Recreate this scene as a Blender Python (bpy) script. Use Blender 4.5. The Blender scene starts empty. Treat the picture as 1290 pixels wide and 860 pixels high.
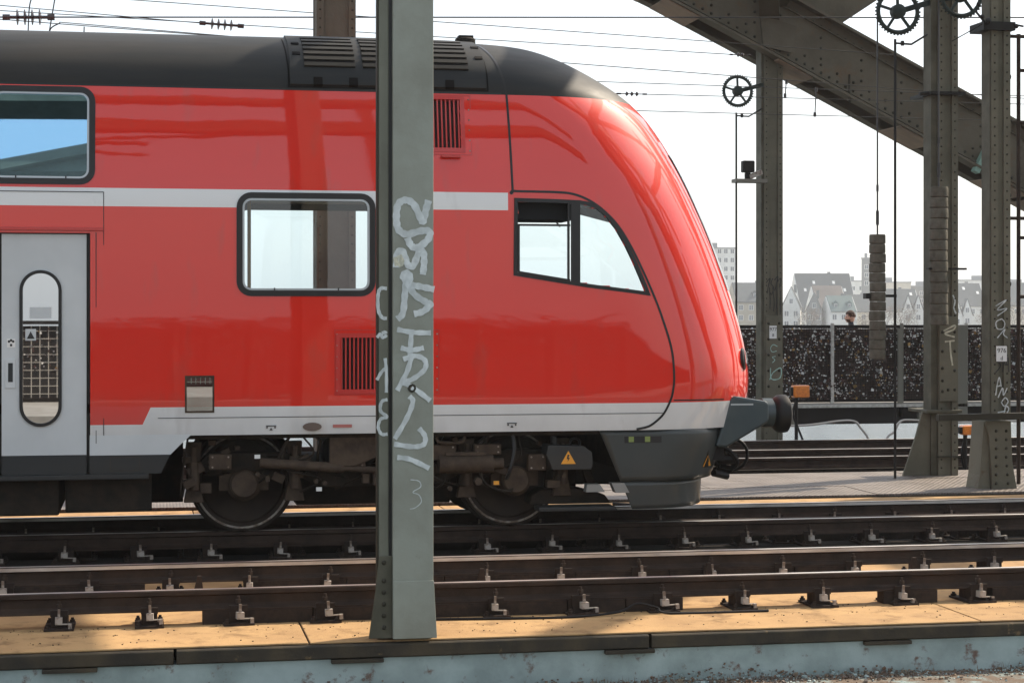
import bpy, math, random
from mathutils import Vector, Matrix
random.seed(7)
R = math.radians
SC = bpy.context.scene
COL = SC.collection

# ------------------------------------------------------------------ camera, sky, sun, exposure
CAM_YAW = math.atan(0.192)
cd = bpy.data.cameras.new('camera'); cam = bpy.data.objects.new('camera', cd); COL.objects.link(cam)
cam.location = (0, 0, 2.0); cam.rotation_euler = (R(90), 0, -CAM_YAW)
cd.sensor_width = 36; cd.lens = 66.98; cd.shift_y = -0.0279; cd.clip_start = 0.1; cd.clip_end = 6000
SC.camera = cam

SUN_EL, SUN_A = 42.0, 26.0            # elevation; azimuth from +X (along the train) towards +Y (behind it)
to_sun = Vector((math.cos(R(SUN_EL))*math.cos(R(SUN_A)), math.cos(R(SUN_EL))*math.sin(R(SUN_A)), math.sin(R(SUN_EL))))
W = bpy.data.worlds.new('World'); SC.world = W; W.use_nodes = True
nt = W.node_tree; nt.nodes.clear()
sky = nt.nodes.new('ShaderNodeTexSky'); sky.sky_type = 'NISHITA'; sky.sun_disc = False
sky.sun_elevation = R(SUN_EL); sky.sun_rotation = R(90-SUN_A); sky.dust_density = 3.0; sky.air_density = 1.0; sky.ozone_density = 1.0
veil = nt.nodes.new('ShaderNodeMix'); veil.data_type = 'RGBA'; veil.inputs[0].default_value = 0.48
veil.inputs[7].default_value = (8.0, 8.5, 8.9, 1)          # thin high cloud, even over the whole sky
bg = nt.nodes.new('ShaderNodeBackground'); bg.inputs[1].default_value = 0.12
wo = nt.nodes.new('ShaderNodeOutputWorld')
nt.links.new(sky.outputs[0], veil.inputs[6]); nt.links.new(veil.outputs[2], bg.inputs[0]); nt.links.new(bg.outputs[0], wo.inputs[0])
sl = bpy.data.lights.new('sun', 'SUN'); sl.energy = 4.6; sl.angle = R(0.55); sl.color = (1, 0.87, 0.70)
so = bpy.data.objects.new('sun', sl); COL.objects.link(so); so.rotation_euler = to_sun.to_track_quat('Z', 'Y').to_euler(); so.location = to_sun*60
SC.view_settings.view_transform = 'Standard'; SC.view_settings.look = 'None'; SC.view_settings.gamma = 1
SC.view_settings.exposure = 0.7; SC.view_settings.use_curve_mapping = False
SC.render.engine = 'CYCLES'
SC.cycles.max_bounces = 10; SC.cycles.transparent_max_bounces = 16; SC.cycles.use_denoising = True
SC.cycles.volume_bounces = 1; SC.cycles.caustics_reflective = False; SC.cycles.caustics_refractive = False

# ------------------------------------------------------------------ materials
MT = {}
def mat(name, col, rough=.6, metal=0, col2=None, scale=4, contrast=(.4, .65), bump=0, bscale=None, coat=0, rust=None, rscale=2.5, ramt=(.58, .72), stretch=(1, 1, 1), spec=.5, obj=True):
    m = bpy.data.materials.new(name); m.use_nodes = True; n = m.node_tree; b = n.nodes['Principled BSDF']
    b.inputs['Roughness'].default_value = rough; b.inputs['Metallic'].default_value = metal
    b.inputs['Base Color'].default_value = (*col, 1); b.inputs['Specular IOR Level'].default_value = spec
    if coat: b.inputs['Coat Weight'].default_value = coat; b.inputs['Coat Roughness'].default_value = .04
    tc = n.nodes.new('ShaderNodeTexCoord'); mp = n.nodes.new('ShaderNodeMapping'); mp.inputs['Scale'].default_value = stretch
    n.links.new(tc.outputs['Object'], mp.inputs[0])
    cur = None
    def noise(sc, det=6, rg=.6):
        t = n.nodes.new('ShaderNodeTexNoise'); t.inputs['Scale'].default_value = sc; t.inputs['Detail'].default_value = det; t.inputs['Roughness'].default_value = rg
        n.links.new(mp.outputs[0], t.inputs['Vector']); return t
    def ramp(src, lo, hi):
        r = n.nodes.new('ShaderNodeMapRange'); r.inputs[1].default_value = lo; r.inputs[2].default_value = hi; n.links.new(src, r.inputs[0]); return r.outputs[0]
    def mixc(fac, a, bcol):
        x = n.nodes.new('ShaderNodeMix'); x.data_type = 'RGBA'; n.links.new(fac, x.inputs[0])
        if isinstance(a, tuple): x.inputs[6].default_value = (*a, 1)
        else: n.links.new(a, x.inputs[6])
        x.inputs[7].default_value = (*bcol, 1); return x.outputs[2]
    if col2: cur = mixc(ramp(noise(scale).outputs[0], *contrast), col, col2)
    if rust: cur = mixc(ramp(noise(rscale, 10, .7).outputs[0], *ramt), cur if cur is not None else col, rust)
    if cur is not None:
        n.links.new(cur, b.inputs['Base Color'])
        rr = n.nodes.new('ShaderNodeMapRange'); rr.inputs[3].default_value = max(.05, rough-.12); rr.inputs[4].default_value = min(1, rough+.15)
        n.links.new(noise(scale*2.7).outputs[0], rr.inputs[0]); n.links.new(rr.outputs[0], b.inputs['Roughness'])
    if bump:
        bp = n.nodes.new('ShaderNodeBump'); bp.inputs['Strength'].default_value = bump; bp.inputs['Distance'].default_value = .02
        n.links.new(noise(bscale or scale*6).outputs[0], bp.inputs['Height']); n.links.new(bp.outputs[0], b.inputs['Normal'])
    MT[name] = m; return m

mat('bridge_paint', (.118, .112, .083), .6, col2=(.165, .153, .112), scale=1.6, bump=.12, bscale=30, rust=(.10, .06, .035), rscale=5, ramt=(.62, .75), spec=0.15)
mat('pillar_paint', (.275, .285, .235), .5, col2=(.215, .215, .172), scale=2.2, bump=.08, bscale=45, rust=(.11, .085, .06), rscale=9, ramt=(.66, .78))
mat('pillar_edge_shade', (.075, .070, .050), .6, col2=(.12, .112, .082), scale=3, bump=.1, bscale=40, spec=0.15)  # darker pillar paint; puts the shade of the left faces into the colour
mat('arch_paint', (.130, .115, .085), .7, col2=(.090, .079, .058), scale=1.3, bump=.15, bscale=22, rust=(.13, .085, .05), rscale=3, ramt=(.55, .72), spec=0.15)
mat('arch_under', (.30, .21, .14), .7, col2=(.2, .15, .11), scale=2)
mat('channel_paint', (.17, .17, .13), .55, col2=(.13, .127, .095), scale=2.4, bump=.08, bscale=40, spec=.3)
mat('rivet', (.042, .038, .027), .6, spec=0.15)
mat('deck_ochre', (.42, .265, .125), .8, col2=(.33, .205, .10), scale=1.8, bump=.25, bscale=60, rust=(.12, .07, .035), rscale=4, ramt=(.50, .74), spec=0.15)
mat('deck_edge', (.038, .033, .026), .75, col2=(.07, .055, .036), scale=4, bump=.2, bscale=40, rust=(.30, .2, .1), rscale=6, ramt=(.62, .74), spec=0.15)
mat('teal_paint', (.34, .42, .41), .6, col2=(.22, .28, .27), scale=2.5, bump=.1, bscale=30, rust=(.13, .08, .06), rscale=7, ramt=(.57, .66))
mat('mossy_teal', (.20, .26, .25), .9, col2=(.11, .075, .05), scale=6, contrast=(.38, .55), bump=.4, bscale=50)
mat('debris', (.10, .065, .045), .95, col2=(.20, .17, .15), scale=9, bump=.6, bscale=60)
mat('moss_brown', (.15, .085, .05), .95, col2=(.2, .17, .12), scale=5)
mat('dark_floor', (.012, .010, .008), .95, col2=(.026, .020, .015), scale=3, bump=.5, bscale=40, spec=0.15)
mat('rail_rust', (.046, .030, .022), .7, col2=(.026, .018, .014), scale=6, bump=.15, bscale=50, spec=0.15)
mat('rail_top', (.72, .68, .64), .42, metal=1, col2=(.4, .36, .33), scale=8, stretch=(.2, 3, 1))
mat('clip_steel', (.36, .32, .28), .7, col2=(.16, .115, .085), scale=14, contrast=(.45, .6))
mat('chair_iron', (.026, .019, .016), .8, col2=(.045, .031, .023), scale=20, spec=0.15)
mat('train_grey', (.024, .027, .029), .42, col2=(.036, .035, .033), scale=1.2, bump=.02, bscale=3, stretch=(.4, 1, 2.5), spec=0.3)
mat('roof_grey', (.019, .021, .022), .55, col2=(.034, .031, .027), scale=1.4, stretch=(.35, 1, 3), bump=.03, bscale=2, spec=0.22)
mat('skirt_grey', (.044, .051, .051), .36, col2=(.055, .058, .055), scale=2, coat=.15, spec=0.35)
mat('buffer_grey', (.032, .050, .058), .4, col2=(.045, .062, .066), scale=5, coat=.2, spec=0.35)
mat('door_grey', (.58, .61, .625), .38, col2=(.52, .55, .565), scale=1.5, bump=.015, bscale=3)
mat('rubber', (.012, .012, .012), .5, spec=0.25)
mat('gasket', (.016, .015, .015), .35, spec=0.35)
mat('window_alu', (.42, .44, .45), .35, metal=.7)
mat('lining', (.50, .52, .52), .6)
mat('cab_dark', (.012, .012, .013), .8)
mat('under_dark', (.018, .015, .012), .75, col2=(.034, .025, .018), scale=7, bump=.2, bscale=25, spec=0.15)
mat('under_mid', (.078, .056, .040), .7, col2=(.045, .032, .024), scale=9, bump=.15, bscale=25, spec=0.15)
mat('wheel_steel', (.030, .023, .019), .6, metal=.2, col2=(.045, .034, .026), scale=6, spec=0.15)
mat('vent_dark', (.035, .004, .004), .6)
mat('red_plain', (.50, .018, .012), .35, coat=.4)
mat('louvre_dark', (.006, .005, .005), .8, spec=0.15)
mat('louvre_grey', (.036, .033, .028), .5, spec=0.15)
mat('white_tag', (.74, .77, .75), .5, col2=(.56, .60, .59), scale=5, contrast=(.35, .75))
mat('cream_tag', (.66, .62, .46), .5, col2=(.5, .5, .4), scale=25)
mat('mint_tag', (.42, .66, .58), .5)
mat('black_tag', (.014, .013, .013), .5)
mat('sign_white', (.78, .78, .76), .5)
mat('sign_ink', (.02, .02, .02), .6)
mat('orange_lamp', (.80, .24, .02), .3, col2=(.6, .16, .02), scale=20, coat=.5)
mat('warn_orange', (.75, .33, .03), .5)
mat('oval_brown', (.12, .085, .07), .4)
mat('label_red', (.42, .14, .12), .5)
mat('green_light', (.18, .24, .06), .2, coat=1)
mat('concrete', (.13, .12, .095), .85, col2=(.085, .078, .06), scale=9, bump=.3, bscale=60, spec=0.15)
mat('iron_green', (.022, .034, .030), .5, col2=(.04, .05, .045), scale=10, spec=0.15)
mat('iron_black', (.018, .017, .016), .5, spec=0.15)
mat('wire', (.03, .028, .027), .5)
mat('insulator', (.045, .03, .03), .25)
mat('fence_iron', (.018, .015, .014), .6, spec=0.15)
mat('post_light', (.58, .56, .52), .6, col2=(.4, .37, .33), scale=12)
mat('post_grey', (.17, .16, .13), .6)
mat('pale_pipe', (.45, .42, .38), .5)
mat('cable_black', (.014, .013, .013), .5, spec=0.15)
mat('concrete_slab', (.32, .31, .29), .9, col2=(.24, .23, .21), scale=2, bump=.2)
mat('skin', (.50, .28, .20), .55); mat('hair', (.055, .022, .012), .7); mat('jacket', (.02, .022, .03), .8); mat('trousers', (.03, .035, .06), .85)
mat('seat_blue', (.03, .05, .12), .9)
mat('step_tread', (.26, .26, .25), .5, metal=.4)
mat('mint_paint', (.20, .33, .27), .6)

for k in ('white_tag', 'cream_tag', 'mint_tag'):      # thin spray coat lets the steel show through
    n = MT[k].node_tree; b = n.nodes['Principled BSDF']; tx = n.nodes.new('ShaderNodeTexNoise'); tx.inputs['Scale'].default_value = 4; mr = n.nodes.new('ShaderNodeMapRange'); mr.inputs[1].default_value = .3; mr.inputs[2].default_value = .7; mr.inputs[3].default_value = .62; mr.inputs[4].default_value = .96
    n.links.new(tx.outputs[0], mr.inputs[0]); n.links.new(mr.outputs[0], b.inputs['Alpha'])
# checker plate of the walkway: raised lozenges as relief
m = mat('checker_plate', (.19, .165, .145), .55, metal=.2, col2=(.14, .12, .105), scale=2.5, spec=0.15)
n = m.node_tree; b = n.nodes['Principled BSDF']; tc = n.nodes.new('ShaderNodeTexCoord')
def wave(ang):
    mp = n.nodes.new('ShaderNodeMapping'); mp.inputs['Rotation'].default_value = (0, 0, R(ang)); n.links.new(tc.outputs['Object'], mp.inputs[0])
    w_ = n.nodes.new('ShaderNodeTexWave'); w_.inputs['Scale'].default_value = 5.2; n.links.new(mp.outputs[0], w_.inputs[0]); return w_.outputs['Fac']
mu = n.nodes.new('ShaderNodeMath'); mu.operation = 'MAXIMUM'; n.links.new(wave(32), mu.inputs[0]); n.links.new(wave(-32), mu.inputs[1])
bp = n.nodes.new('ShaderNodeBump'); bp.inputs['Strength'].default_value = .9; bp.inputs['Distance'].default_value = .012
n.links.new(mu.outputs[0], bp.inputs['Height']); n.links.new(bp.outputs[0], b.inputs['Normal'])

# glass: clear pane with Fresnel reflection
def glassmat(name, tint, gl=(1, 1, 1), base=0):
    m = bpy.data.materials.new(name); m.use_nodes = True; n = m.node_tree; n.nodes.clear()
    o = n.nodes.new('ShaderNodeOutputMaterial'); mx = n.nodes.new('ShaderNodeMixShader'); t = n.nodes.new('ShaderNodeBsdfTransparent'); g = n.nodes.new('ShaderNodeBsdfGlossy')
    fr = n.nodes.new('ShaderNodeFresnel'); fr.inputs[0].default_value = 1.75; g.inputs['Roughness'].default_value = .01; t.inputs[0].default_value = (*tint, 1); g.inputs[0].default_value = (*gl, 1)
    ad = n.nodes.new('ShaderNodeMath'); ad.operation = 'ADD'; ad.use_clamp = True; ad.inputs[1].default_value = base; n.links.new(fr.outputs[0], ad.inputs[0]); n.links.new(ad.outputs[0], mx.inputs[0]); n.links.new(t.outputs[0], mx.inputs[1]); n.links.new(g.outputs[0], mx.inputs[2]); n.links.new(mx.outputs[0], o.inputs[0]); MT[name] = m
glassmat('glass', (.86, .93, .95)); glassmat('glass_coated', (.50, .60, .66), base=.34); glassmat('glass_sky_blue', (.16, .20, .22), (.36, .68, .95), base=.66); glassmat('glass_mirror', (.10, .12, .13), base=.5); glassmat('glass_tinted', (.42, .50, .54)); glassmat('glass_dark', (.03, .035, .04))  # the blue pane carries the mirrored sky's blue in its tint

# train livery: red with white bands, a paint scheme laid out along the coach in metres
def livery():
    m = bpy.data.materials.new('livery'); m.use_nodes = True; n = m.node_tree; b = n.nodes['Principled BSDF']
    tc = n.nodes.new('ShaderNodeTexCoord'); sp = n.nodes.new('ShaderNodeSeparateXYZ'); n.links.new(tc.outputs['Object'], sp.inputs[0])
    X, Z = sp.outputs[0], sp.outputs[2]
    def mth(op, a, c=None, c2=None):
        k = n.nodes.new('ShaderNodeMath'); k.operation = op
        for i, v in enumerate((a, c, c2)):
            if v is None: continue
            if isinstance(v, (int, float)): k.inputs[i].default_value = v
            else: n.links.new(v, k.inputs[i])
        return k.outputs[0]
    band = mth('MULTIPLY', mth('MULTIPLY', mth('GREATER_THAN', Z, 2.932), mth('LESS_THAN', Z, 3.092)), mth('LESS_THAN', X, 3.233))
    slant = mth('GREATER_THAN', mth('SUBTRACT', X, mth('MULTIPLY', Z, .46)), -.50)
    low = mth('MAXIMUM', mth('LESS_THAN', Z, 1.02), mth('MULTIPLY', mth('LESS_THAN', Z, 1.17), slant))
    w_ = mth('MAXIMUM', band, low)
    def noise(sc, st):
        mp = n.nodes.new('ShaderNodeMapping'); mp.inputs['Scale'].default_value = st; n.links.new(tc.outputs['Object'], mp.inputs[0])
        t = n.nodes.new('ShaderNodeTexNoise'); t.inputs['Scale'].default_value = sc; t.inputs['Detail'].default_value = 5; n.links.new(mp.outputs[0], t.inputs['Vector']); return t.outputs[0]
    def mix(f, a, c):
        x = n.nodes.new('ShaderNodeMix'); x.data_type = 'RGBA'; n.links.new(f, x.inputs[0])
        for i, v in ((6, a), (7, c)):
            if isinstance(v, tuple): x.inputs[i].default_value = (*v, 1)
            else: n.links.new(v, x.inputs[i])
        return x.outputs[2]
    red = mix(noise(1.2, (.5, 1, 1.6)), (.72, .021, .007), (.64, .017, .006))
    wh = mix(noise(3, (.3, 1, 2)), (.76, .77, .77), (.66, .67, .67))
    colr = mix(w_, red, wh)
    dirt = n.nodes.new('ShaderNodeMapRange'); dirt.inputs[1].default_value = .60; dirt.inputs[2].default_value = .85; dirt.inputs[4].default_value = .35
    n.links.new(noise(4, (1.2, 1, .35)), dirt.inputs[0])
    grime = n.nodes.new('ShaderNodeMapRange'); grime.inputs[1].default_value = 1.35; grime.inputs[2].default_value = .85; grime.inputs[4].default_value = .55; n.links.new(Z, grime.inputs[0])
    gr = mth('MULTIPLY', grime.outputs[0], noise(3.5, (1, 1, .5)))
    n.links.new(mix(gr, mix(dirt.outputs[0], colr, (.16, .09, .07)), (.16, .13, .105)), b.inputs['Base Color'])
    b.inputs['Roughness'].default_value = .5; b.inputs['Specular IOR Level'].default_value = .15; b.inputs['Coat Weight'].default_value = 1; b.inputs['Coat Roughness'].default_value = .03; b.inputs['Coat IOR'].default_value = 1.58
    bp = n.nodes.new('ShaderNodeBump'); bp.inputs['Strength'].default_value = .07; bp.inputs['Distance'].default_value = .03
    n.links.new(noise(1.1, (.7, 1, 1.3)), bp.inputs['Height']); n.links.new(bp.outputs[0], b.inputs['Coat Normal'])
    MT['livery'] = m
livery()

# water
m = mat('water', (.05, .07, .075), .12, bump=1.0, bscale=.35, stretch=(.6, 2.2, 1))
m.node_tree.nodes['Bump'].inputs['Distance'].default_value = .6

# ------------------------------------------------------------------ mesh helpers
OFF = {}
def tag(o, label=None, cat=None, group=None, kind=None):
    if label: o['label'] = label
    if cat: o['category'] = cat
    if group: o['group'] = group
    if kind: o['kind'] = kind
    return o
def thing(name, loc, label, cat, group=None):
    o = bpy.data.objects.new(name, None); COL.objects.link(o); o.location = loc; o.empty_display_size = .2
    OFF[o.name] = Vector(loc); return tag(o, label, cat, group)
def off(p):
    return OFF.get(p.name, Vector((0, 0, 0))) if p else Vector((0, 0, 0))

class MB:
    def __init__(s): s.v = []; s.f = []; s.mi = []; s.m = 0
    def add(s, vs, fs):
        k = len(s.v); s.v += [tuple(p) for p in vs]; s.f += [tuple(k+i for i in f) for f in fs]; s.mi += [s.m]*len(fs); return s
    def box(s, a, b):
        x0, x1 = sorted((a[0], b[0])); y0, y1 = sorted((a[1], b[1])); z0, z1 = sorted((a[2], b[2]))
        return s.add([(x0,y0,z0),(x1,y0,z0),(x1,y1,z0),(x0,y1,z0),(x0,y0,z1),(x1,y0,z1),(x1,y1,z1),(x0,y1,z1)],
              [(0,3,2,1),(4,5,6,7),(0,1,5,4),(1,2,6,5),(2,3,7,6),(3,0,4,7)])
    def obox(s, c, size, mx):
        c = Vector(c); h = Vector(size)/2; vs = []
        for dz in (-1, 1):
            for dx, dy in ((-1,-1),(1,-1),(1,1),(-1,1)): vs.append(c + mx @ Vector((dx*h.x, dy*h.y, dz*h.z)))
        return s.add(vs, [(0,3,2,1),(4,5,6,7),(0,1,5,4),(1,2,6,5),(2,3,7,6),(3,0,4,7)])
    def bar(s, a, b, w, h, up=(0, 0, 1)):
        a, b = Vector(a), Vector(b); d = (b-a); L = d.length; d.normalize(); sd = d.cross(Vector(up)); sd = sd.normalized() if sd.length > 1e-5 else Vector((1,0,0)); u = sd.cross(d)
        mx = Matrix((d, sd, u)).transposed(); return s.obox((a+b)/2, (L, w, h), mx)
    def cyl(s, a, b, r, r2=None, n=12, caps=True):
        a, b = Vector(a), Vector(b); r2 = r if r2 is None else r2; d = (b-a).normalized()
        e = Vector((0,0,1)) if abs(d.z) < .9 else Vector((1,0,0)); u = d.cross(e).normalized(); w_ = d.cross(u)
        vs = []
        for p, q in ((a, r), (b, r2)):
            for i in range(n):
                t = 2*math.pi*i/n; vs.append(p + (u*math.cos(t) + w_*math.sin(t))*q)
        fs = [(i, (i+1) % n, n+(i+1) % n, n+i) for i in range(n)]
        if caps: fs += [tuple(range(n))[::-1], tuple(range(n, 2*n))]
        return s.add(vs, fs)
    def tube(s, pts, r, n=6):
        P = [Vector(p) for p in pts]; vs = []; fs = []; prev = None
        for i, p in enumerate(P):
            d = (P[min(i+1, len(P)-1)] - P[max(i-1, 0)]).normalized()
            if prev is None:
                e = Vector((0,0,1)) if abs(d.z) < .9 else Vector((1,0,0)); u = d.cross(e).normalized()
            else: u = (prev - d*prev.dot(d)).normalized()
            prev = u; w_ = d.cross(u)
            for k in range(n):
                t = 2*math.pi*k/n; vs.append(p + (u*math.cos(t)+w_*math.sin(t))*r)
            if i:
                for k in range(n): fs.append(((i-1)*n+k, (i-1)*n+(k+1) % n, i*n+(k+1) % n, i*n+k))
        fs += [tuple(range(n))[::-1], tuple(range((len(P)-1)*n, len(P)*n))]
        return s.add(vs, fs)
    def prism(s, poly, y0, y1, ax='y'):
        n = len(poly); vs = []
        for y in (y0, y1):
            for p, q in poly: vs.append({'y': (p, y, q), 'x': (y, p, q), 'z': (p, q, y)}[ax])
        fs = [tuple(range(n)), tuple(range(n, 2*n))[::-1]] + [(i, n+i, n+(i+1) % n, (i+1) % n) for i in range(n)]
        return s.add(vs, fs)
    def ball(s, c, r, n=6, k=3, half=None):
        c = Vector(c); vs = []; fs = []
        for i in range(k+1):
            t = math.pi*i/k
            for j in range(n):
                p = 2*math.pi*j/n; vs.append(c + Vector((math.sin(t)*math.cos(p)*r, math.sin(t)*math.sin(p)*r, math.cos(t)*r)))
        for i in range(k):
            for j in range(n): fs.append((i*n+j, (i+1)*n+j, (i+1)*n+(j+1) % n, i*n+(j+1) % n))
        return s.add(vs, fs)
    def lathe(s, c, axis, prof, n=24):
        c = Vector(c); d = Vector(axis).normalized(); e = Vector((0,0,1)) if abs(d.z) < .9 else Vector((1,0,0)); u = d.cross(e).normalized(); w_ = d.cross(u)
        vs = []; fs = []
        for h, r in prof:
            for i in range(n):
                t = 2*math.pi*i/n; vs.append(c + d*h + (u*math.cos(t)+w_*math.sin(t))*r)
        for k in range(len(prof)-1):
            for i in range(n): fs.append((k*n+i, k*n+(i+1) % n, (k+1)*n+(i+1) % n, (k+1)*n+i))
        fs += [tuple(range(n))[::-1], tuple(range((len(prof)-1)*n, len(prof)*n))]
        return s.add(vs, fs)
    def torus(s, c, axis, Rr, r, n=28, k=8, a0=0, a1=2*math.pi):
        c = Vector(c); d = Vector(axis).normalized(); e = Vector((0,0,1)) if abs(d.z) < .9 else Vector((1,0,0)); u = d.cross(e).normalized(); w_ = d.cross(u); vs = []; fs = []
        for i in range(n):
            t = a0+(a1-a0)*i/n; q = u*math.cos(t)+w_*math.sin(t)
            for j in range(k):
                p = 2*math.pi*j/k; vs.append(c + q*(Rr+r*math.cos(p)) + d*r*math.sin(p))
        for i in range(n):
            for j in range(k): fs.append((i*k+j, ((i+1) % n)*k+j, ((i+1) % n)*k+(j+1) % k, i*k+(j+1) % k))
        return s.add(vs, fs)
    def mesh(s, name, mats, o=Vector((0,0,0)), smooth=False, angle=None):
        me = bpy.data.meshes.new(name); me.from_pydata([(p[0]-o[0], p[1]-o[1], p[2]-o[2]) for p in s.v], [], s.f)
        for k in (mats if isinstance(mats, (list, tuple)) else [mats]): me.materials.append(MT[k])
        if any(s.mi): me.polygons.foreach_set('material_index', s.mi)
        if smooth: me.polygons.foreach_set('use_smooth', [True]*len(me.polygons))
        me.validate(); me.update()
        if smooth and angle: me.set_sharp_from_angle(angle=R(angle))
        return me
    def build(s, name, mats, parent=None, smooth=False, angle=40, bevel=0):
        o = bpy.data.objects.new(name, s.mesh(name, mats, off(parent), smooth, angle)); COL.objects.link(o)
        if parent: o.parent = parent; OFF[o.name] = off(parent)
        if bevel:
            bv = o.modifiers.new('bevel', 'BEVEL'); bv.width = bevel; bv.segments = 2; bv.limit_method = 'ANGLE'
        return o
def inst(name, me, loc, parent=None):
    o = bpy.data.objects.new(name, me); COL.objects.link(o)
    if parent: o.parent = parent
    o.location = Vector(loc) - off(parent); return o
def struct(name, mb, m_, parent=None, **k):
    o = mb.build(name, m_, parent, **k)
    if not parent: o['kind'] = 'structure'
    return o
def catmull(pts, n=6):
    out = []; P = [Vector(p) for p in pts]
    for i in range(len(P)-1):
        a = P[max(i-1, 0)]; b_ = P[i]; c = P[i+1]; d = P[min(i+2, len(P)-1)]
        for k in range(n):
            t = k/n; out.append(.5*((2*b_)+(c-a)*t+(2*a-5*b_+4*c-d)*t*t+(3*b_-a-3*c+d)*t**3))
    out.append(P[-1]); return out
STK = [0]
def stroke(mb, pts, width, place, n=6, taper=.0):
    """a sprayed line on a flat face; place(u, z) gives the 3-D point"""
    q = catmull([(p[0], p[1], 0) for p in pts], n); vs = []; fs = []
    for i, p in enumerate(q):
        d = (q[min(i+1, len(q)-1)]-q[max(i-1, 0)]); d = d.normalized() if d.length > 1e-9 else Vector((1,0,0)); nn = Vector((-d.y, d.x, 0)); w_ = width/2*(1-taper*i/len(q))*(1+.12*math.sin(i*1.7))
        for sg in (1, -1): a_ = place(p.x+nn.x*w_*sg, p.y+nn.y*w_*sg); vs.append((a_[0], a_[1]-STK[0]*.00004, a_[2]))
        STK[0] += 1
        if i: fs.append((2*i-2, 2*i-1, 2*i+1, 2*i))
    mb.add(vs, fs)
def text_mesh(name, s, size, m_, loc, rot, parent, align='CENTER'):
    cu = bpy.data.curves.new(name, 'FONT'); cu.body = s; cu.size = size; cu.align_x = align; cu.align_y = 'CENTER'; cu.extrude = .0008
    t = bpy.data.objects.new(name+'_tmp', cu); COL.objects.link(t); bpy.context.view_layer.update()
    me = bpy.data.meshes.new_from_object(t.evaluated_get(bpy.context.evaluated_depsgraph_get())); bpy.data.objects.remove(t)
    me.materials.clear(); me.materials.append(MT[m_]); o = bpy.data.objects.new(name, me); COL.objects.link(o)
    o.parent = parent; o.location = Vector(loc)-off(parent); o.rotation_euler = rot; return o

# ================================================================== SETTING: river, banks, decks
struct('river', MB().add([(-3000,-400,-14),(3000,-400,-14),(3000,502,-14),(-3000,502,-14)], [(0,1,2,3)]), 'water')
mat('bank_earth', (.30, .28, .24), .9, col2=(.2, .2, .15), scale=.05)
q = MB(); q.box((-3000, 498, -16), (3000, 3000, -9)); struct('riverbank', q, 'bank_earth')
q = MB(); q.box((-40, -4, -.6), (60, 1.9, .3)); struct('footway', q, 'concrete_slab')

# sunlit ochre cover plates beside the near track, laid in lengths
q = MB(); q.box((-14, 13.21, -1.3), (26, 16.35, -.264)); near = struct('near_deck', q, 'deck_edge')
x = -13.6
while x < 24:
    L = 4.9
    q = MB(); q.box((x, 13.035, -.262), (x+L-.012, 16.36, -.248)); q.build('cover_plate', 'deck_ochre', near, bevel=.006); x += L
q = MB(); q.box((-14, 16.4, -1.3), (26, 19.6, -.62)); struct('track_trough', q, 'dark_floor')
q = MB(); q.box((-14, 19.66, -1.2), (26, 20.98, -.184)); far = struct('middle_deck', q, 'deck_edge')
x = -13.0
while x < 24:
    q = MB(); q.box((x, 19.62, -.18), (x+2.69, 20.93, -.14)); q.build('cover_plate', 'deck_ochre', far, bevel=.006); x += 2.7
q = MB(); q.box((-14, 21.06, -1.2), (26, 24.1, -.142)); wk = struct('service_walkway', q, 'deck_edge')
for row, (ya, yb) in enumerate(((21.07, 22.16), (22.175, 23.0), (23.015, 24.1))):
    x = -13.2+row*.7
    while x < 24:
        q = MB(); q.box((x, ya, -.138), (x+2.39, yb, -.120+.004*((int(x*3)+row) % 2))); q.build('checker_panel', 'checker_plate', wk); x += 2.4
q = MB(); q.box((-14, 24.15, -1.3), (26, 30.1, -.52)); struct('far_track_bed', q, 'dark_floor')

# near girder edge: dark lip, teal web plate with flaking foot, ledge with dirt
g = thing('edge_girder', (4, 13.2, -1.3), 'pale teal painted edge girder with flaking rusty foot along the bottom of the picture', 'girder')
x = -13.0
while x < 22:
    q = MB(); q.prism([(13.205, -.265), (13.205, -.365), (13.02, -.365), (13.0, -.355), (13.0, -.275), (13.012, -.265)], x, x+3.28, 'x'); q.build('edge_lip', 'deck_edge', g, bevel=.004); x += 3.3
q = MB(); q.box((-14, 13.03, -.62), (26, 13.2, -.367)); q.build('web_plate', 'teal_paint', g)
x = -12.2
while x < 22:
    q = MB(); q.box((x, 12.985, -.392), (x+.36, 13.03, -.366)); q.build('bracket', 'deck_edge', g, bevel=.004); x += 1.92
q = MB(); q.box((-14, 12.2, -.66), (26, 13.15, -.60)); q.build('bottom_flange', 'mossy_teal', g)
q = MB(); q.box((-14, 12.12, -.70), (26, 12.2, -.565)); q.build('flange_edge', 'post_light', g, bevel=.005)
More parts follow.
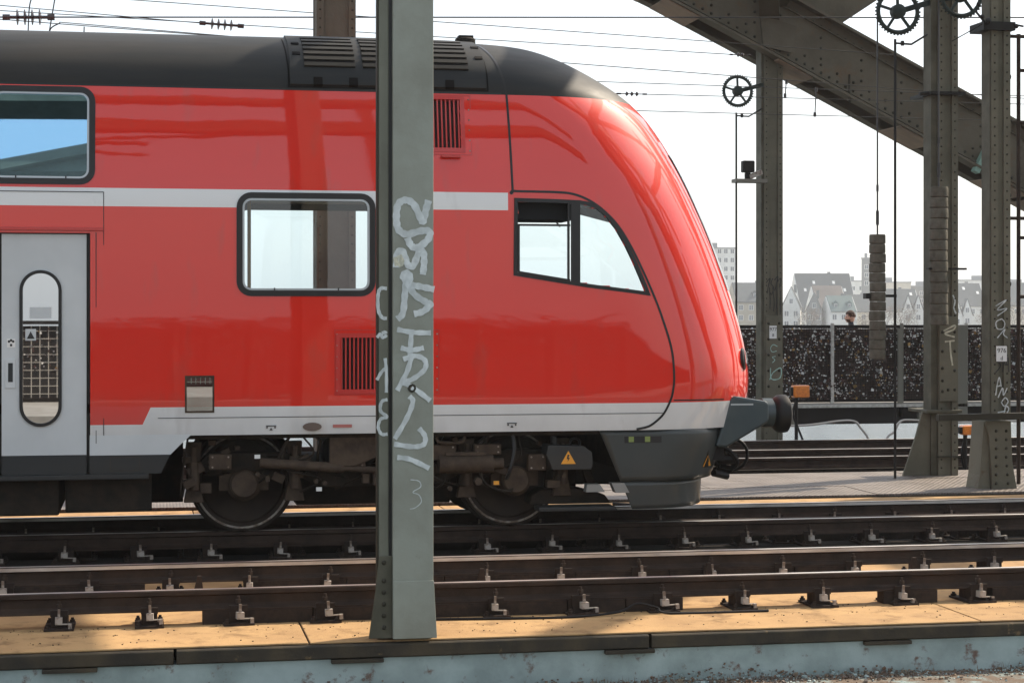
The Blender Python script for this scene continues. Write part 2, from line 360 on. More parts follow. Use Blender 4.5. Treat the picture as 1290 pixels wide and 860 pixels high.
# crumbled rust flakes, dirt and dry moss along the foot
q = MB()
for i in range(7000):
    x = random.uniform(-3, 9); y = 13.03-abs(random.gauss(0, .16))-.005; sz = random.uniform(.004, .014)*(1 if random.random() < .95 else 2)
    z = -.6+sz*.3+max(0, .10*math.exp(-((13.03-y)/.05)))*random.random()*(.6+.5*math.sin(x*1.9)+.4*math.sin(x*5.1))
    mx = Matrix.Rotation(random.random()*6, 3, 'Z') @ Matrix.Rotation(random.uniform(-1, 1), 3, 'X'); q.m = random.choice((0, 0, 1, 1, 2))
    q.obox((x, y, z), (sz*random.uniform(.6, 1.6), sz, sz*random.uniform(.3, 1)), mx)
o = q.build('rust_flakes', ['debris', 'moss_brown', 'teal_paint'], g); o['kind'] = 'stuff'
q = MB()
for i in range(900):
    x = random.uniform(-3, 9)
    if math.sin(x*2.3)+math.sin(x*6.1+1) < random.uniform(-1, 1.6): continue
    y = 13.0-abs(random.gauss(0, .06)); h = random.uniform(.02, .075); dx, dy = random.uniform(-.02, .02), random.uniform(-.03, .01)
    q.add([(x-.003, y, -.6), (x+.003, y, -.6), (x+dx*.6, y+dy*.5, -.6+h*.7), (x+dx, y+dy, -.6+h)], [(0, 1, 2), (0, 2, 3)])
o = q.build('dry_grass', 'moss_brown', g); o['kind'] = 'stuff'

# loose grit on the ochre plates
q = MB()
for i in range(700):
    x = random.uniform(-3, 9); y = random.choice((13.27, 13.6, 13.85, 15.0))+random.gauss(0, .05); s_ = random.uniform(.002, .008)
    q.obox((x, y, -.248+s_*.3), (s_*1.5, s_, s_*.7), Matrix.Rotation(random.random()*6, 3, 'Z'))
o = q.build('grit', 'under_dark', near); o['kind'] = 'stuff'

# ================================================================== RAILS
PROF = [(-.0625, -.149), (.0625, -.149), (.0625, -.138), (.018, -.120), (.008, -.105), (.008, -.048), (.034, -.036), (.034, -.008), (.026, 0), (-.026, 0), (-.034, -.008), (-.034, -.036), (-.008, -.048), (-.008, -.105), (-.018, -.120), (-.0625, -.138)]
cq = MB()   # cast chair: base plate, ribs, clips and bolts (local, rail runs along x, base of chair at z = -.245)
cq.box((-.11, -.17, -.248), (.11, .17, -.232)); cq.box((-.06, -.10, -.232), (.06, .10, -.152)); cq.box((-.065, -.11, -.152), (.065, -.068, -.11)); cq.box((-.065, .068, -.152), (.065, .11, -.11))
for sy in (-1, 1):
    cq.cyl((0, sy*.085, -.11), (0, sy*.085, -.045), .011, n=8); cq.cyl((0, sy*.085, -.09), (0, sy*.085, -.068), .022, n=6)
    for sx in (-1, 1): cq.cyl((sx*.085, sy*.14, -.232), (sx*.085, sy*.14, -.20), .013, n=6); cq.cyl((sx*.085, sy*.14, -.232), (sx*.085, sy*.14, -.215), .022, n=6)
CHAIR = cq.mesh('rail_chair', 'chair_iron')
cq = MB(); cq.box((-.026, -.165, -.20), (.026, -.11, -.152)); cq.box((-.009, -.145, -.153), (.009, -.128, -.095)); cq.box((.025, -.16, -.20), (.075, -.145, -.193)); cq.box((.07, -.175, -.228), (.095, -.145, -.192))
CLIP = cq.mesh('clip', 'clip_steel')
def rail(y, label, grp, x0=-13.5, x1=24, chairs=True, xs=0, zb=-.15, pitch=.635, gauge=False, cx=(-4, 14)):
    t = thing('steel_rail', ((x0+x1)/2, y, -.15), label, 'rail', grp)
    q = MB(); q.prism([(y+a, b) for a, b in PROF], x0, x1, 'x'); q.build('rail_body', 'rail_rust', t)
    q = MB(); q.prism([(y-.024, .0012), (y+.024, .0012), (y+.026, .0004), (y-.026, .0004)], x0, x1, 'x'); q.build('running_surface', 'rail_top', t)
    if gauge: q = MB(); q.box((x0, y-.0348, -.034), (x1, y-.0342, -.007)); q.build('gauge_face', 'rail_top', t)
    if chairs:
        x = cx[0]+xs
        while x < cx[1]:
            c_ = inst('rail_chair', CHAIR, (x, y, 0), t); c_.rotation_euler = (0, 0, random.uniform(-.05, .05)); c_.scale = (random.uniform(.85, 1.15), random.uniform(.95, 1.08), 1)
            k = bpy.data.objects.new('clip', CLIP); COL.objects.link(k); k.parent = c_; k.location = (random.uniform(-.012, .012), random.uniform(-.004, .008), random.uniform(-.004, .003)); k.rotation_euler = (random.uniform(-.06, .06), random.uniform(-.08, .08), random.uniform(-.15, .15)); x += pitch*random.uniform(.985, 1.015)
    return t
G1, G2 = 'rails of the empty near track', 'rails under the red train'
def under_rail_shade(t, y, share):  # broken dark strips stand in for shadow between rail foot and deck
    x = -4.0
    while x < 12:
        L = random.choice((.45, .8, 1.1, 1.6))
        if random.random() < share: q = MB(); q.box((x, y-.07, -.2475), (x+L-.01, y+.07, -.151)); q.build('under_rail_strip', 'chair_iron', t)
        x += L
under_rail_shade(rail(13.99, 'rusty rail nearest the camera, beside the sunlit ochre strip', G1, xs=.21), 13.99, .72)
under_rail_shade(rail(15.47, 'second rail from the bottom with polished top, far rail of the empty track', G1, xs=.37, gauge=True), 15.47, .62)
rail(17.67, 'rail that carries the near wheels of the red train', G2, xs=.12)
rail(19.17, 'rail under the far side of the red train, beside the middle ochre strip', G2, xs=.30, gauge=True)
# sleeper girders the train rails rest on
q = MB(); q.box((-14, 17.45, -.62), (26, 17.89, -.25)); tg = struct('rail_girder', q, 'dark_floor')
q = MB(); q.box((-14, 18.95, -.62), (26, 19.39, -.25)); struct('rail_girder', q, 'dark_floor')
# guard rails set inside the running rails
for y, l in ((17.90, 'guard rail running just behind the near wheels of the train'),):
    t = thing('guard_rail', (5, y, -.16), l, 'rail')
    q = MB(); q.prism([(y+a*.9, b*.95-.012) for a, b in PROF], -13.5, 24, 'x'); q.build('rail_body', 'rail_rust', t)
    for k in range(20): inst('rail_chair', CHAIR, (-3.4+k*.95, y, -.004), t)
G3 = 'rails of the far tracks behind the train'
for y, l in ((25.2, 'nearest rail of the far track behind the walkway plates'), (26.65, 'second rail of the far track beyond the walkway plates'), (28.6, 'rail next to the river side of the far track bed')):
    t = rail(y, l, G3, chairs=False)
    q = MB(); q.box((-13.5, y-.2, -.52), (24, y+.2, -.152)); q.build('under_rail_strip', 'dark_floor', t)
# stiffener webs standing between the near rails
q = MB()
for i, x in enumerate((-1.9, .35, 2.6, 4.5, 6.3, 8.1)):
    q = MB(); q.prism([(x, -.25), (x+.10, -.25), (x+.075, -.06), (x+.045, -.06)], 15.12, 15.16); q.build('rail_anchor', 'chair_iron', near)

# ================================================================== TRAIN
YC = 18.42
XMT = [(.2, 5.62), (.92, 5.803), (1.05, 5.826), (1.17, 5.852), (1.3, 5.868), (1.45, 5.865), (1.6, 5.842), (1.8, 5.795), (2.0, 5.737), (2.25, 5.657), (2.5, 5.561), (2.75, 5.461), (3.0, 5.345), (3.25, 5.228), (3.5, 5.091), (3.75, 4.935), (3.9, 4.82), (4.0, 4.725), (4.1, 4.59), (4.2, 4.435), (4.3, 4.275), (4.4, 4.093), (4.5, 3.878), (4.55, 3.745), (4.58, 3.62), (4.61, 3.44), (4.62, 3.3)]
def lin(T, z):
    if z <= T[0][0]: return T[0][1]
    for (a, p), (b_, q_) in zip(T, T[1:]):
        if z <= b_: return p+(q_-p)*(z-a)/(b_-a)
    return T[-1][1]
def XM(z, _c={}):
    k = round(z, 4)
    if k not in _c:
        h = min(.12, max(.004, (4.63-z)*.35)); _c[k] = sum(lin(XMT, z+d*h) for d in (-1, -.5, 0, .5, 1))/5
    return _c[k]
def HW(z):
    if z < 2.95: return 1.39-.04*max(0, 1.2-z)
    if z < 4.0: return 1.39-.16*((z-2.95)/1.05)**1.6
    t = min(1, (z-4.0)/.62); return 1.23*max(0, 1-t**2.3)**.5
NL = 1.45
def HY_(x, z, ins=0):
    xm = XM(z)-ins; xc = xm-NL; w_ = max(0, HW(z)-ins)
    if x <= xc: return w_
    s_ = min(1, (x-xc)/NL); return w_*(1-s_**2.5)**(1/2.2)
def surf(x, z, o=0): return Vector((x, YC-HY_(x, z)-o, z))
def nrm(x, z):
    e = .004; a = surf(x+e, z)-surf(x-e, z); b_ = surf(x, z+e)-surf(x, z-e); v = a.cross(b_); v.normalize(); return v if v.y < 0 else -v
def on(x, z, o): return surf(x, z)+nrm(x, z)*o
def rr(x0, z0, x1, z1, r, n=6):
    out = []
    for cx, cz, a in ((x1-r, z1-r, 0), (x0+r, z1-r, 90), (x0+r, z0+r, 180), (x1-r, z0+r, 270)):
        for i in range(n+1): t = R(a+90*i/n); out.append((cx+r*math.cos(t), cz+r*math.sin(t)))
    return out
def inpoly(x, z, P):
    c = False; j = len(P)-1
    for i in range(len(P)):
        if (P[i][1] > z) != (P[j][1] > z) and x < (P[j][0]-P[i][0])*(z-P[i][1])/(P[j][1]-P[i][1])+P[i][0]: c = not c
        j = i
    return c
def inset(P, d):
    n = len(P); out = []
    ar = sum(P[i][0]*P[(i+1) % n][1]-P[(i+1) % n][0]*P[i][1] for i in range(n)); sg = 1 if ar > 0 else -1
    for i in range(n):
        a, b_, c = Vector(P[i-1]), Vector(P[i]), Vector(P[(i+1) % n]); e1 = (b_-a); e2 = (c-b_)
        e1 = e1.normalized() if e1.length > 1e-6 else e2.normalized(); e2 = e2.normalized() if e2.length > 1e-6 else e1
        n1 = Vector((-e1.y, e1.x))*sg; n2 = Vector((-e2.y, e2.x))*sg; k = n1+n2; k = k/max(.3, k.dot(k)/2) if k.length > 1e-6 else n1
        out.append((b_.x+k.x*d, b_.y+k.y*d))
    return out
def cols(z, step=.03, ins=0):
    xs = [-12, -9, -6, -3.5]; x = -2.1
    while x < 2.0: xs.append(round(x, 4)); x += step
    xm = XM(z)-ins; xc = xm-NL; xa = max(2.05, xc+NL*math.sin(.6)**.8); k = int(2.7/step)
    xs += [2.0+(xa-2.0)*i/k for i in range(k)]
    xs += [xc+NL*math.sin(.6+(math.pi/2-.6)*i/36)**.8 if xa > 2.05 else xa+(xm-xa)*i/36 for i in range(37)]
    xs[-1] = xm; return xs
def shell(rows, holes, name, m_, parent, ins=0, step=.03, top=False, holes_far=None):
    q = MB(); idx = []
    for z in rows:
        near_, far_ = [], []
        for x in cols(z, step, ins):
            h = HY_(x, z, ins); near_.append(len(q.v)); q.v.append((x, YC-h, z)); far_.append(len(q.v)); q.v.append((x, YC+h, z))
        idx.append((near_, far_))
    bbs = [[(min(p[0] for p in P), max(p[0] for p in P), min(p[1] for p in P), max(p[1] for p in P), P) for P in H] for H in (holes, holes if holes_far is None else holes_far)]
    for i in range(len(rows)-1):
        zc = (rows[i]+rows[i+1])/2
        for sd in (0, 1):
            hb = [b_ for b_ in bbs[sd] if b_[2] < zc < b_[3]]
            a, b_ = idx[i][sd], idx[i+1][sd]
            for j in range(len(a)-1):
                xc = (q.v[a[j]][0]+q.v[a[j+1]][0]+q.v[b_[j]][0]+q.v[b_[j+1]][0])/4
                if any(h[0] < xc < h[1] and inpoly(xc, zc, h[4]) for h in hb): continue
                q.f.append((a[j], a[j+1], b_[j+1], b_[j]) if sd == 0 else (a[j], b_[j], b_[j+1], a[j+1])); q.mi.append(0)
    # rear end wall
    k = [idx[i][0][0] for i in range(len(rows))]+[idx[i][1][0] for i in range(len(rows)-1, -1, -1)]
    if not ins: q.f.append(tuple(k)); q.mi.append(0)
    if top:
        q.f.append(tuple(idx[0][0][j] for j in (0, -1))+tuple(idx[0][1][j] for j in (0,))); q.mi.append(0)
    return q.build(name, m_, parent, smooth=True, angle=35)
def ring(P, wd, name, m_, parent, o=.012, depth=.03):
    I = inset(P, wd); q = MB(); n = len(P)
    for P_, oo in ((P, -.002), (P, o), (I, o), (I, -depth)):
        for x, z in P_: q.v.append(tuple(on(x, z, oo)))
    for k in range(3):
        for i in range(n): q.f.append((k*n+i, k*n+(i+1) % n, (k+1)*n+(i+1) % n, (k+1)*n+i)); q.mi.append(0)
    return q.build(name, m_, parent, smooth=True, angle=30)
def fill(P, name, m_, parent, o=0, far_=False, flat=False):
    cx = sum(p[0] for p in P)/len(P); cz = sum(p[1] for p in P)/len(P); q = MB(); vs = [on(x, z, o) for x, z in P]+[on(cx, cz, o)]
    if flat:
        y0 = sum(v.y for v in vs)/len(vs); kz = (surf(cx, cz+.2).y-surf(cx, cz-.2).y)/.4; vs = [Vector((v.x, surf(cx, cz).y-o+kz*(v.z-cz), v.z)) for v in vs]
    if far_: vs = [Vector((v.x, 2*YC-v.y, v.z)) for v in vs]
    n = len(P); q.add(vs, [(i, (i+1) % n, n) for i in range(n)]); return q.build(name, m_, parent, smooth=True)
def ribbon(pts, wd, name, m_, parent, o=.004, n=8):
    q = MB(); c = catmull([(x, z, 0) for x, z in pts], n)
    for i, p in enumerate(c):
        d = (c[min(i+1, len(c)-1)]-c[max(i-1, 0)]).normalized(); k = Vector((-d.y, d.x))*wd/2
        for s_ in (1, -1): q.v.append(tuple(on(p.x+k.x*s_, p.y+k.y*s_, o)))
        if i: q.f.append((2*i-2, 2*i-1, 2*i+1, 2*i)); q.mi.append(0)
    return q.build(name, m_, parent, smooth=True)

T = thing('train', (0, YC, 0), 'red double-deck control car with white bands and dark grey roof standing on the bridge', 'train')
WUP = rr(-1.36, 3.118, -.439, 3.985, .13); WMID = rr(.786, 2.148, 2.021, 3.068, .13)
CAB = [(3.284, 2.34), (3.974, 2.233), (4.575, 2.158)] + [(4.545, 2.24), (4.50, 2.345), (4.44, 2.48), (4.36, 2.64), (4.27, 2.79), (4.17, 2.91), (4.08, 2.98), (3.99, 3.015), (3.90, 3.03)] + [(3.70, 3.037), (3.29, 3.045)]
DOORP = [(-1.99, .75), (-.487, .75), (-.487, 2.70), (-1.99, 2.70)]
VUP = [(2.20, 3.49), (2.815, 3.49), (2.815, 3.955), (2.20, 3.955)]; VLO = [(1.70, 1.31), (2.33, 1.31), (2.33, 1.79), (1.70, 1.79)]
holes = [inset(WUP, .045), inset(WMID, .045), inset(CAB, .03), DOORP, inset(VUP, .0), inset(VLO, .0)]
FUP = rr(-1.5, 3.118, -.3, 3.985, .13); FMID = rr(.90, 2.11, 3.0, 3.10, .13)
FCAB = [(3.30, 2.20), (5.34, 2.06), (5.30, 2.35), (5.22, 2.60), (5.08, 2.82), (4.88, 3.0), (4.5, 3.10), (3.30, 3.10)]
def nose_glass(ins_):      # windscreen opening, as an outline in side view running up to the nose line
    return [(XM(2.24)-.14+ins_, 2.24+ins_), (7, 2.24+ins_), (7, 3.50-ins_), (XM(3.50)-.14+ins_, 3.50-ins_)]
WS = nose_glass(0)
holes += [nose_glass(.02)]
holes_far = [inset(FUP, .045), inset(FMID, .045), inset(FCAB, .03), DOORP, nose_glass(.02)]
rows = [.92+i*(4.0-.92)/118 for i in range(119)]
body = shell(rows, holes, 'body', 'livery', T, holes_far=holes_far)
roof = shell([4.0-.001+.62*math.sin(i/40*math.pi/2) for i in range(41)], [], 'roof', 'roof_grey', T)
shell([.95+i*.06 for i in range(51)]+[4.0], [WUP, WMID, inset(CAB, -.02), inset(DOORP, -.1), nose_glass(-.05)], 'interior_lining', 'lining', T, ins=.07, step=.06, holes_far=[FUP, FMID, inset(FCAB, -.02), nose_glass(-.05)])
# floors, ceilings and bulkheads inside
q = MB(); q.box((-9, YC-1.3, 1.12), (3.1, YC+1.3, 1.2)); q.build('saloon_floor', 'cab_dark', T)
q = MB(); q.box((-9, YC-1.3, 3.125), (3.04, YC+1.3, 3.15)); q.build('saloon_ceiling', 'lining', T)
q = MB(); q.box((3.05, YC-1.16, .95), (3.12, YC+1.16, 4.05)); q.build('cab_bulkhead', 'cab_dark', T)
q = MB(); q.box((3.12, YC-1.25, 1.6), (4.35, YC+1.25, 1.66)); q.prism([(4.2, 1.66), (4.9, 1.66), (5.0, 2.05), (4.5, 2.12), (4.3, 1.9)], YC-1.0, YC+1.0); q.build('cab_desk', 'cab_dark', T)
q = MB(); q.box((3.12, YC-1.2, 3.16), (4.5, YC+1.2, 3.2)); q.box((3.12, YC-1.25, 2.86), (3.9, YC-.6, 3.12)); q.build('cab_ceiling', 'cab_dark', T)
for x in (1.75, 2.55):
    for y in (YC-.95, YC+.55):
        q = MB(); q.box((x, y, 1.2), (x+.45, y+.45, 1.65)); q.prism([(x+.40, 1.6), (x+.52, 1.6), (x+.58, 2.22), (x+.50, 2.26), (x+.44, 2.2)], y, y+.45); q.build('saloon_seat', 'seat_blue', T, bevel=.03)
q = MB(); q.cyl((.98, YC+.2, 1.2), (.98, YC+.2, 3.12), .018, n=10); q.build('grab_pole', 'warn_orange', T, smooth=True)
q = MB(); q.box((3.35, YC+.1, 1.66), (3.75, YC+.55, 1.75)); q.prism([(3.35, 1.7), (3.45, 1.7), (3.38, 2.42), (3.30, 2.42)], YC+.1, YC+.55); q.build('driver_seat', 'cab_dark', T, bevel=.03)
# windows
for P, nm in ((WUP, 'u'), (WMID, 'm')):
    w_ = ring(P, .052, 'side_window', 'gasket', T, o=.012)
    I = inset(P, .05); ring(I, .020, 'window_frame', 'window_alu', w_, o=.006); fill(inset(P, .06), 'pane', 'glass' if nm == 'm' else 'glass_sky_blue', w_, o=-.018, flat=True)
    fill(inset(FMID if nm == 'm' else FUP, .03), 'far_pane', 'glass', w_, o=-.012, far_=True)
    x0, x1 = min(p[0] for p in P), max(p[0] for p in P); zb = min(p[1] for p in P)
    for k in (.27, .73):
        q = MB(); q.obox(on(x0+(x1-x0)*k, zb+.064, .008), (.012, .012, .022), Matrix.Identity(3)); q.build('frame_joint', 'gasket', w_)
w_ = ring(CAB, .034, 'cab_window', 'gasket', T, o=.012)
fill([(3.905, 2.275), (4.52, 2.195)]+inset(CAB, .03)[3:12]+[(3.905, 2.998)], 'pane', 'glass', w_, o=-.008)
q = MB(); q.add([on(*p, .013) for p in ((3.815, 2.262), (3.905, 2.248), (3.905, 3.028), (3.815, 3.03))], [(0,1,2,3)]); q.build('window_post', 'gasket', w_)
q = MB(); q.add([on(*p, .0) for p in ((3.33, 2.37), (3.80, 2.30), (3.80, 2.80), (3.33, 2.80))], [(0,1,2,3)]); q.build('sliding_pane', 'glass', w_)
for a, b_ in (((3.325, 2.80), (3.81, 2.80)), ((3.33, 2.37), (3.33, 2.8)), ((3.33, 2.372), (3.81, 2.297)), ((3.795, 2.30), (3.795, 3.02))):
    q = MB(); q.bar(on(*a, .004), on(*b_, .004), .018, .032, (0, 1, 0)); q.build('slide_frame', 'gasket', w_)
fill(inset(FCAB, .02), 'far_pane', 'glass', w_, o=-.012, far_=True)
q = MB(); q.tube(catmull([(3.60, 17.3, 3.02), (3.62, 17.3, 2.92), (3.72, 17.3, 2.86), (3.78, 17.32, 2.80)]), .008); q.build('handle', 'post_grey', w_)
def ring_far(P, wd, parent):      # window reveal on the far side, seen from within
    A_, I = inset(P, -.05), inset(P, wd-.03); q = MB(); n = len(P)
    for P_, oo in ((A_, -.078), (I, -.078), (I, .012), (A_, .012)):
        for x, z in P_: v = on(x, z, oo); q.v.append((v.x, 2*YC-v.y, v.z))
    for k in range(3):
        for i in range(n): q.f.append((k*n+i, k*n+(i+1) % n, (k+1)*n+(i+1) % n, (k+1)*n+i)); q.mi.append(0)
    q.build('far_window_frame', 'gasket', parent)
for P in (FUP, FMID, FCAB): ring_far(P, .07, T)
# windscreen wrapped round the nose
q = MB(); n_ = 0; NZ, NP = 24, 30
for i in range(NZ+1):
    z = 2.22+(3.52-2.22)*i/NZ
    for j in range(NP+1):
        xm = XM(z)+.006; p0 = math.asin(((NL-.155)/NL)**1.25); ph = p0+(math.pi-2*p0)*j/NP; sg = -1 if ph < math.pi/2 else 1; pp = min(ph, math.pi-ph)
        q.v.append((xm-NL+NL*math.sin(pp)**.8, YC+sg*HW(z)*max(0, math.cos(pp))**(2/2.2), z))
for i in range(NZ):
    for j in range(NP): q.f.append((i*(NP+1)+j, i*(NP+1)+j+1, (i+1)*(NP+1)+j+1, (i+1)*(NP+1)+j)); q.mi.append(0)
q.build('windscreen', 'glass_tinted', T, smooth=True)
for sy in (-1, 1):
    q = MB(); q.lathe((5.60, YC+sy*.78, 1.55), (1, sy*.35, .1), [(0, .11), (.06, .11), (.075, .09)]); h = q.build('headlight', 'gasket', T, smooth=True)
    q = MB(); q.lathe((5.68, YC+sy*.808, 1.558), (1, sy*.35, .1), [(0, .085), (.01, .05)]); q.build('lens', 'glass', h, smooth=True)
# seams of the cab module
SEAM = [(3.04, 4.60), (3.10, 4.50), (3.17, 4.33), (3.225, 4.12), (3.248, 4.0), (3.262, 3.6), (3.277, 3.125), (3.29, 3.108), (3.676, 3.103), (3.85, 3.085), (4.011, 3.02), (4.15, 2.92), (4.274, 2.79), (4.39, 2.61), (4.5, 2.395), (4.60, 2.18), (4.689, 1.956), (4.78, 1.662), (4.803, 1.405), (4.79, 1.27), (4.765, 1.185), (4.71, 1.08), (4.651, 1.017), (4.56, .955), (4.44, .928)]
ribbon(SEAM[:5], .022, 'roof_seam', 'gasket', T); ribbon(SEAM[4:], .021, 'cab_seam', 'gasket', T)
ribbon([(4.80, 1.192), (5.0, 1.19), (5.2, 1.188), (5.35, 1.187)], .012, 'nose_seam', 'gasket', T, n=4)
ribbon([(.10, 1.075), (1, 1.075), (2.5, 1.075), (4.2, 1.075), (4.70, 1.075)], .006, 'sole_seam', 'train_grey', T, o=.003)
# door opening panel line and the leaves
q = MB()
for a, b_ in (((-2.2, 3.055), (-.365, 3.055)), ((-.365, 3.055), (-.365, .93)), ((-.43, 2.70), (-.43, .80))): q.bar(on(*a, .002), on(*b_, .002), .006, .007, (0, 1, 0))
q.build('door_panel_line', 'gasket', T)
q = MB(); q.box((-2.2, YC-1.415, 2.715), (-.365, YC-1.388, 2.745)); q.build('drip_rail', 'red_plain', T, bevel=.004)
q = MB(); q.box((-2.2, YC-1.30, .70), (-.487, YC-1.27, 2.72)); q.build('door_recess', 'gasket', T)
for x0, x1 in ((-1.232, -.513), (-1.985, -1.255)):
    ow = rr(x0+.150, 1.01, x0+.508, 2.372, .178, 10); d = MB(); dz0, dz1 = .76, 2.685
    # leaf with its oval opening: ring of quads between outline and opening
    n = len(ow); cx = sum(p[0] for p in ow)/n; cz = sum(p[1] for p in ow)/n; outer = []
    for px, pz in ow:
        ux, uz = px-cx, pz-cz; k = min(((x1-cx) if ux > 0 else (x0-cx))/ux if abs(ux) > 1e-6 else 1e9, ((dz1-cz) if uz > 0 else (dz0-cz))/uz if abs(uz) > 1e-6 else 1e9); outer.append([cx+ux*k, cz+uz*k])
    for cxn, czn in ((x0, dz0), (x1, dz0), (x0, dz1), (x1, dz1)):
        k = min(range(n), key=lambda i: (outer[i][0]-cxn)**2+(outer[i][1]-czn)**2); outer[k] = [cxn, czn]
    yl = YC-1.352
    d.add([(p[0], yl, p[1]) for p in ow]+[(p[0], yl, p[1]) for p in outer], [(i, (i+1) % n, n+(i+1) % n, n+i) for i in range(n)])
    for a, b_ in (((x0, yl, dz0), (x0+.012, yl+.04, dz1)), ((x1-.012, yl, dz0), (x1, yl+.04, dz1))): d.box((a[0], a[1]+.001, a[2]), b_)
    D = d.build('door', 'door_grey', T)
    q = MB(); I = inset(ow, .028)
    q.add([(p[0], yl, p[1]) for p in ow]+[(p[0], yl-.014, p[1]) for p in ow]+[(p[0], yl-.014, p[1]) for p in I]+[(p[0], yl+.02, p[1]) for p in I], [(k*n+i, k*n+(i+1) % n, (k+1)*n+(i+1) % n, (k+1)*n+i) for k in range(3) for i in range(n)]); q.build('window_gasket', 'gasket', D)
    q = MB(); q.add([(p[0], yl+.004, p[1]) for p in I], [tuple(range(n))]); q.build('pane', 'glass_mirror', D)
    q = MB(); q.box((x0, yl-.004, .59), (x1, yl+.04, .756)); q.build('kick_panel', 'train_grey', D)
    if x0 > -1.25:
        q = MB(); q.box((x0+.028, yl-.008, 1.345), (x0+.118, yl, 1.60)); q.build('handle_plate', 'door_grey', D, bevel=.004)
        q = MB(); q.box((x0+.055, yl-.0095, 1.40), (x0+.095, yl-.0075, 1.565)); q.build('handle_slot', 'train_grey', D)
        q = MB(); q.box((x0+.045, yl-.003, 1.70), (x0+.115, yl, 1.775)); b2 = q.build('button_plate', 'sign_white', D)
        q = MB()
        for dx, dz in ((-.018, .012), (.018, .012), (0, -.02), (0, .022)): q.box((x0+.08+dx-.009, yl-.005, 1.74+dz-.010), (x0+.08+dx+.009, yl-.003, 1.74+dz+.010))
        q.build('button_mark', 'sign_ink', b2)
        q = MB(); q.add([(x0+.20, yl+.001, 1.76), (x0+.29, yl+.001, 1.76), (x0+.29, yl+.001, 1.86), (x0+.20, yl+.001, 1.86)], [(0,1,2,3)]); k_ = q.build('window_sticker', 'door_grey', D)
        q = MB(); q.add([(x0+.212, yl-.001, 1.775), (x0+.278, yl-.001, 1.775), (x0+.245, yl-.001, 1.84)], [(0,1,2)]); q.build('sticker_mark', 'sign_ink', k_)
        q = MB(); q.add([(x0+.235, yl+.001, 1.95), (x0+.42, yl+.001, 1.95), (x0+.42, yl+.001, 2.05), (x0+.235, yl+.001, 2.05)], [(0,1,2,3)]); q.build('window_notice', 'door_grey', D)
q = MB(); q.box((-9, YC-1.405, .545), (.02, YC-1.30, .588)); q.build('door_step', 'train_grey', T, bevel=.006)
# lower skirt either side of the wheel cut-out
q = MB(); q.prism([(-.485, .93), (.395, .93), (.30, .845), (.21, .755), (-.485, .755)], YC-1.380, YC-1.34); q.build('white_skirt', 'door_grey', T)
q = MB(); q.prism([(-.485, .753), (.208, .753), (.17, .68), (.13, .59), (-.485, .59)], YC-1.376, YC-1.34); sk = q.build('dark_skirt', 'train_grey', T)
q = MB()
for a, b_ in (((-.31, .62), (-.06, .62)), ((-.06, .62), (-.06, .735)), ((-.06, .735), (-.31, .735)), ((-.31, .735), (-.31, .62))): q.bar((a[0], YC-1.377, a[1]), (b_[0], YC-1.377, b_[1]), .004, .006, (0, 1, 0))
q.build('hatch_outline', 'under_mid', sk)
q = MB(); q.box((-9, YC-1.375, .60), (-2.0, YC+1.375, .95)); q.box((-2.0, YC-1.26, .60), (.0, YC+1.375, .95)); q.build('low_floor_frame', 'train_grey', T)
for x0, x1 in ((-4.2, -2.1), (-2.05, -.75), (-.70, .05), (-9, -4.3)): q = MB(); q.box((x0, YC-1.22, .22+.02*(x0 > -1)), (x1, YC+1.22, .60)); q.build('underfloor_box', 'under_dark', T, bevel=.02)
q = MB(); q.box((0, YC-1.30, .88), (4.3, YC+1.30, .98)); q.build('underframe', 'under_dark', T)
q = MB(); q.box((4.3, YC-1.15, .55), (5.2, YC+1.15, .96)); q.build('head_stock', 'under_dark', T)
# ventilation grilles
for P, nb, wd in ((VUP, 16, .028), (VLO, 17, .022)):
    x0, z0, x1, z1 = P[0][0], P[0][1], P[2][0], P[2][1]
    fr = [(x0-.035, z0-.035), (x1+.035, z0-.035), (x1+.035, z1+.028), (x0-.035, z1+.028)]
    V = ring(fr, .04, 'vent', 'red_plain', T, o=.007, depth=.05)
    q = MB(); q.add([on(*p, -.055) for p in P], [(0,1,2,3)]); q.build('backing', 'vent_dark', V)
    for k in range(nb):
        xx = x0+(x1-x0)*(k+.5)/nb; q = MB(); q.bar(on(xx, z0, -.016), on(xx, z1, -.016), .013, .022, (0, 1, 0)); q.build('vent_bar', 'red_plain', V)
# outer panel lines round the vents, with screws
for P in ([(1.655, 1.265), (2.60, 1.265), (2.60, 1.85), (1.655, 1.85)], [(2.15, 3.43), (2.91, 3.43), (2.91, 3.985), (2.15, 3.985)]):
    V = ring(P, .006, 'vent_panel', 'red_plain', T, o=.004, depth=.0)
    for k in range(6):
        q = MB(); z = P[0][1]+.04+k*(P[2][1]-P[0][1]-.08)/5
        for xx in (P[0][0]+.02, P[1][0]-.02): q.ball(on(xx, z, .002), .008, 6, 3)
        q.build('panel_screw', 'clip_steel', V)
q = MB(); q.box((2.62, YC-1.40, 3.405), (2.80, YC-1.345, 3.425)); q.build('vent_latch', 'red_plain', T, bevel=.003)
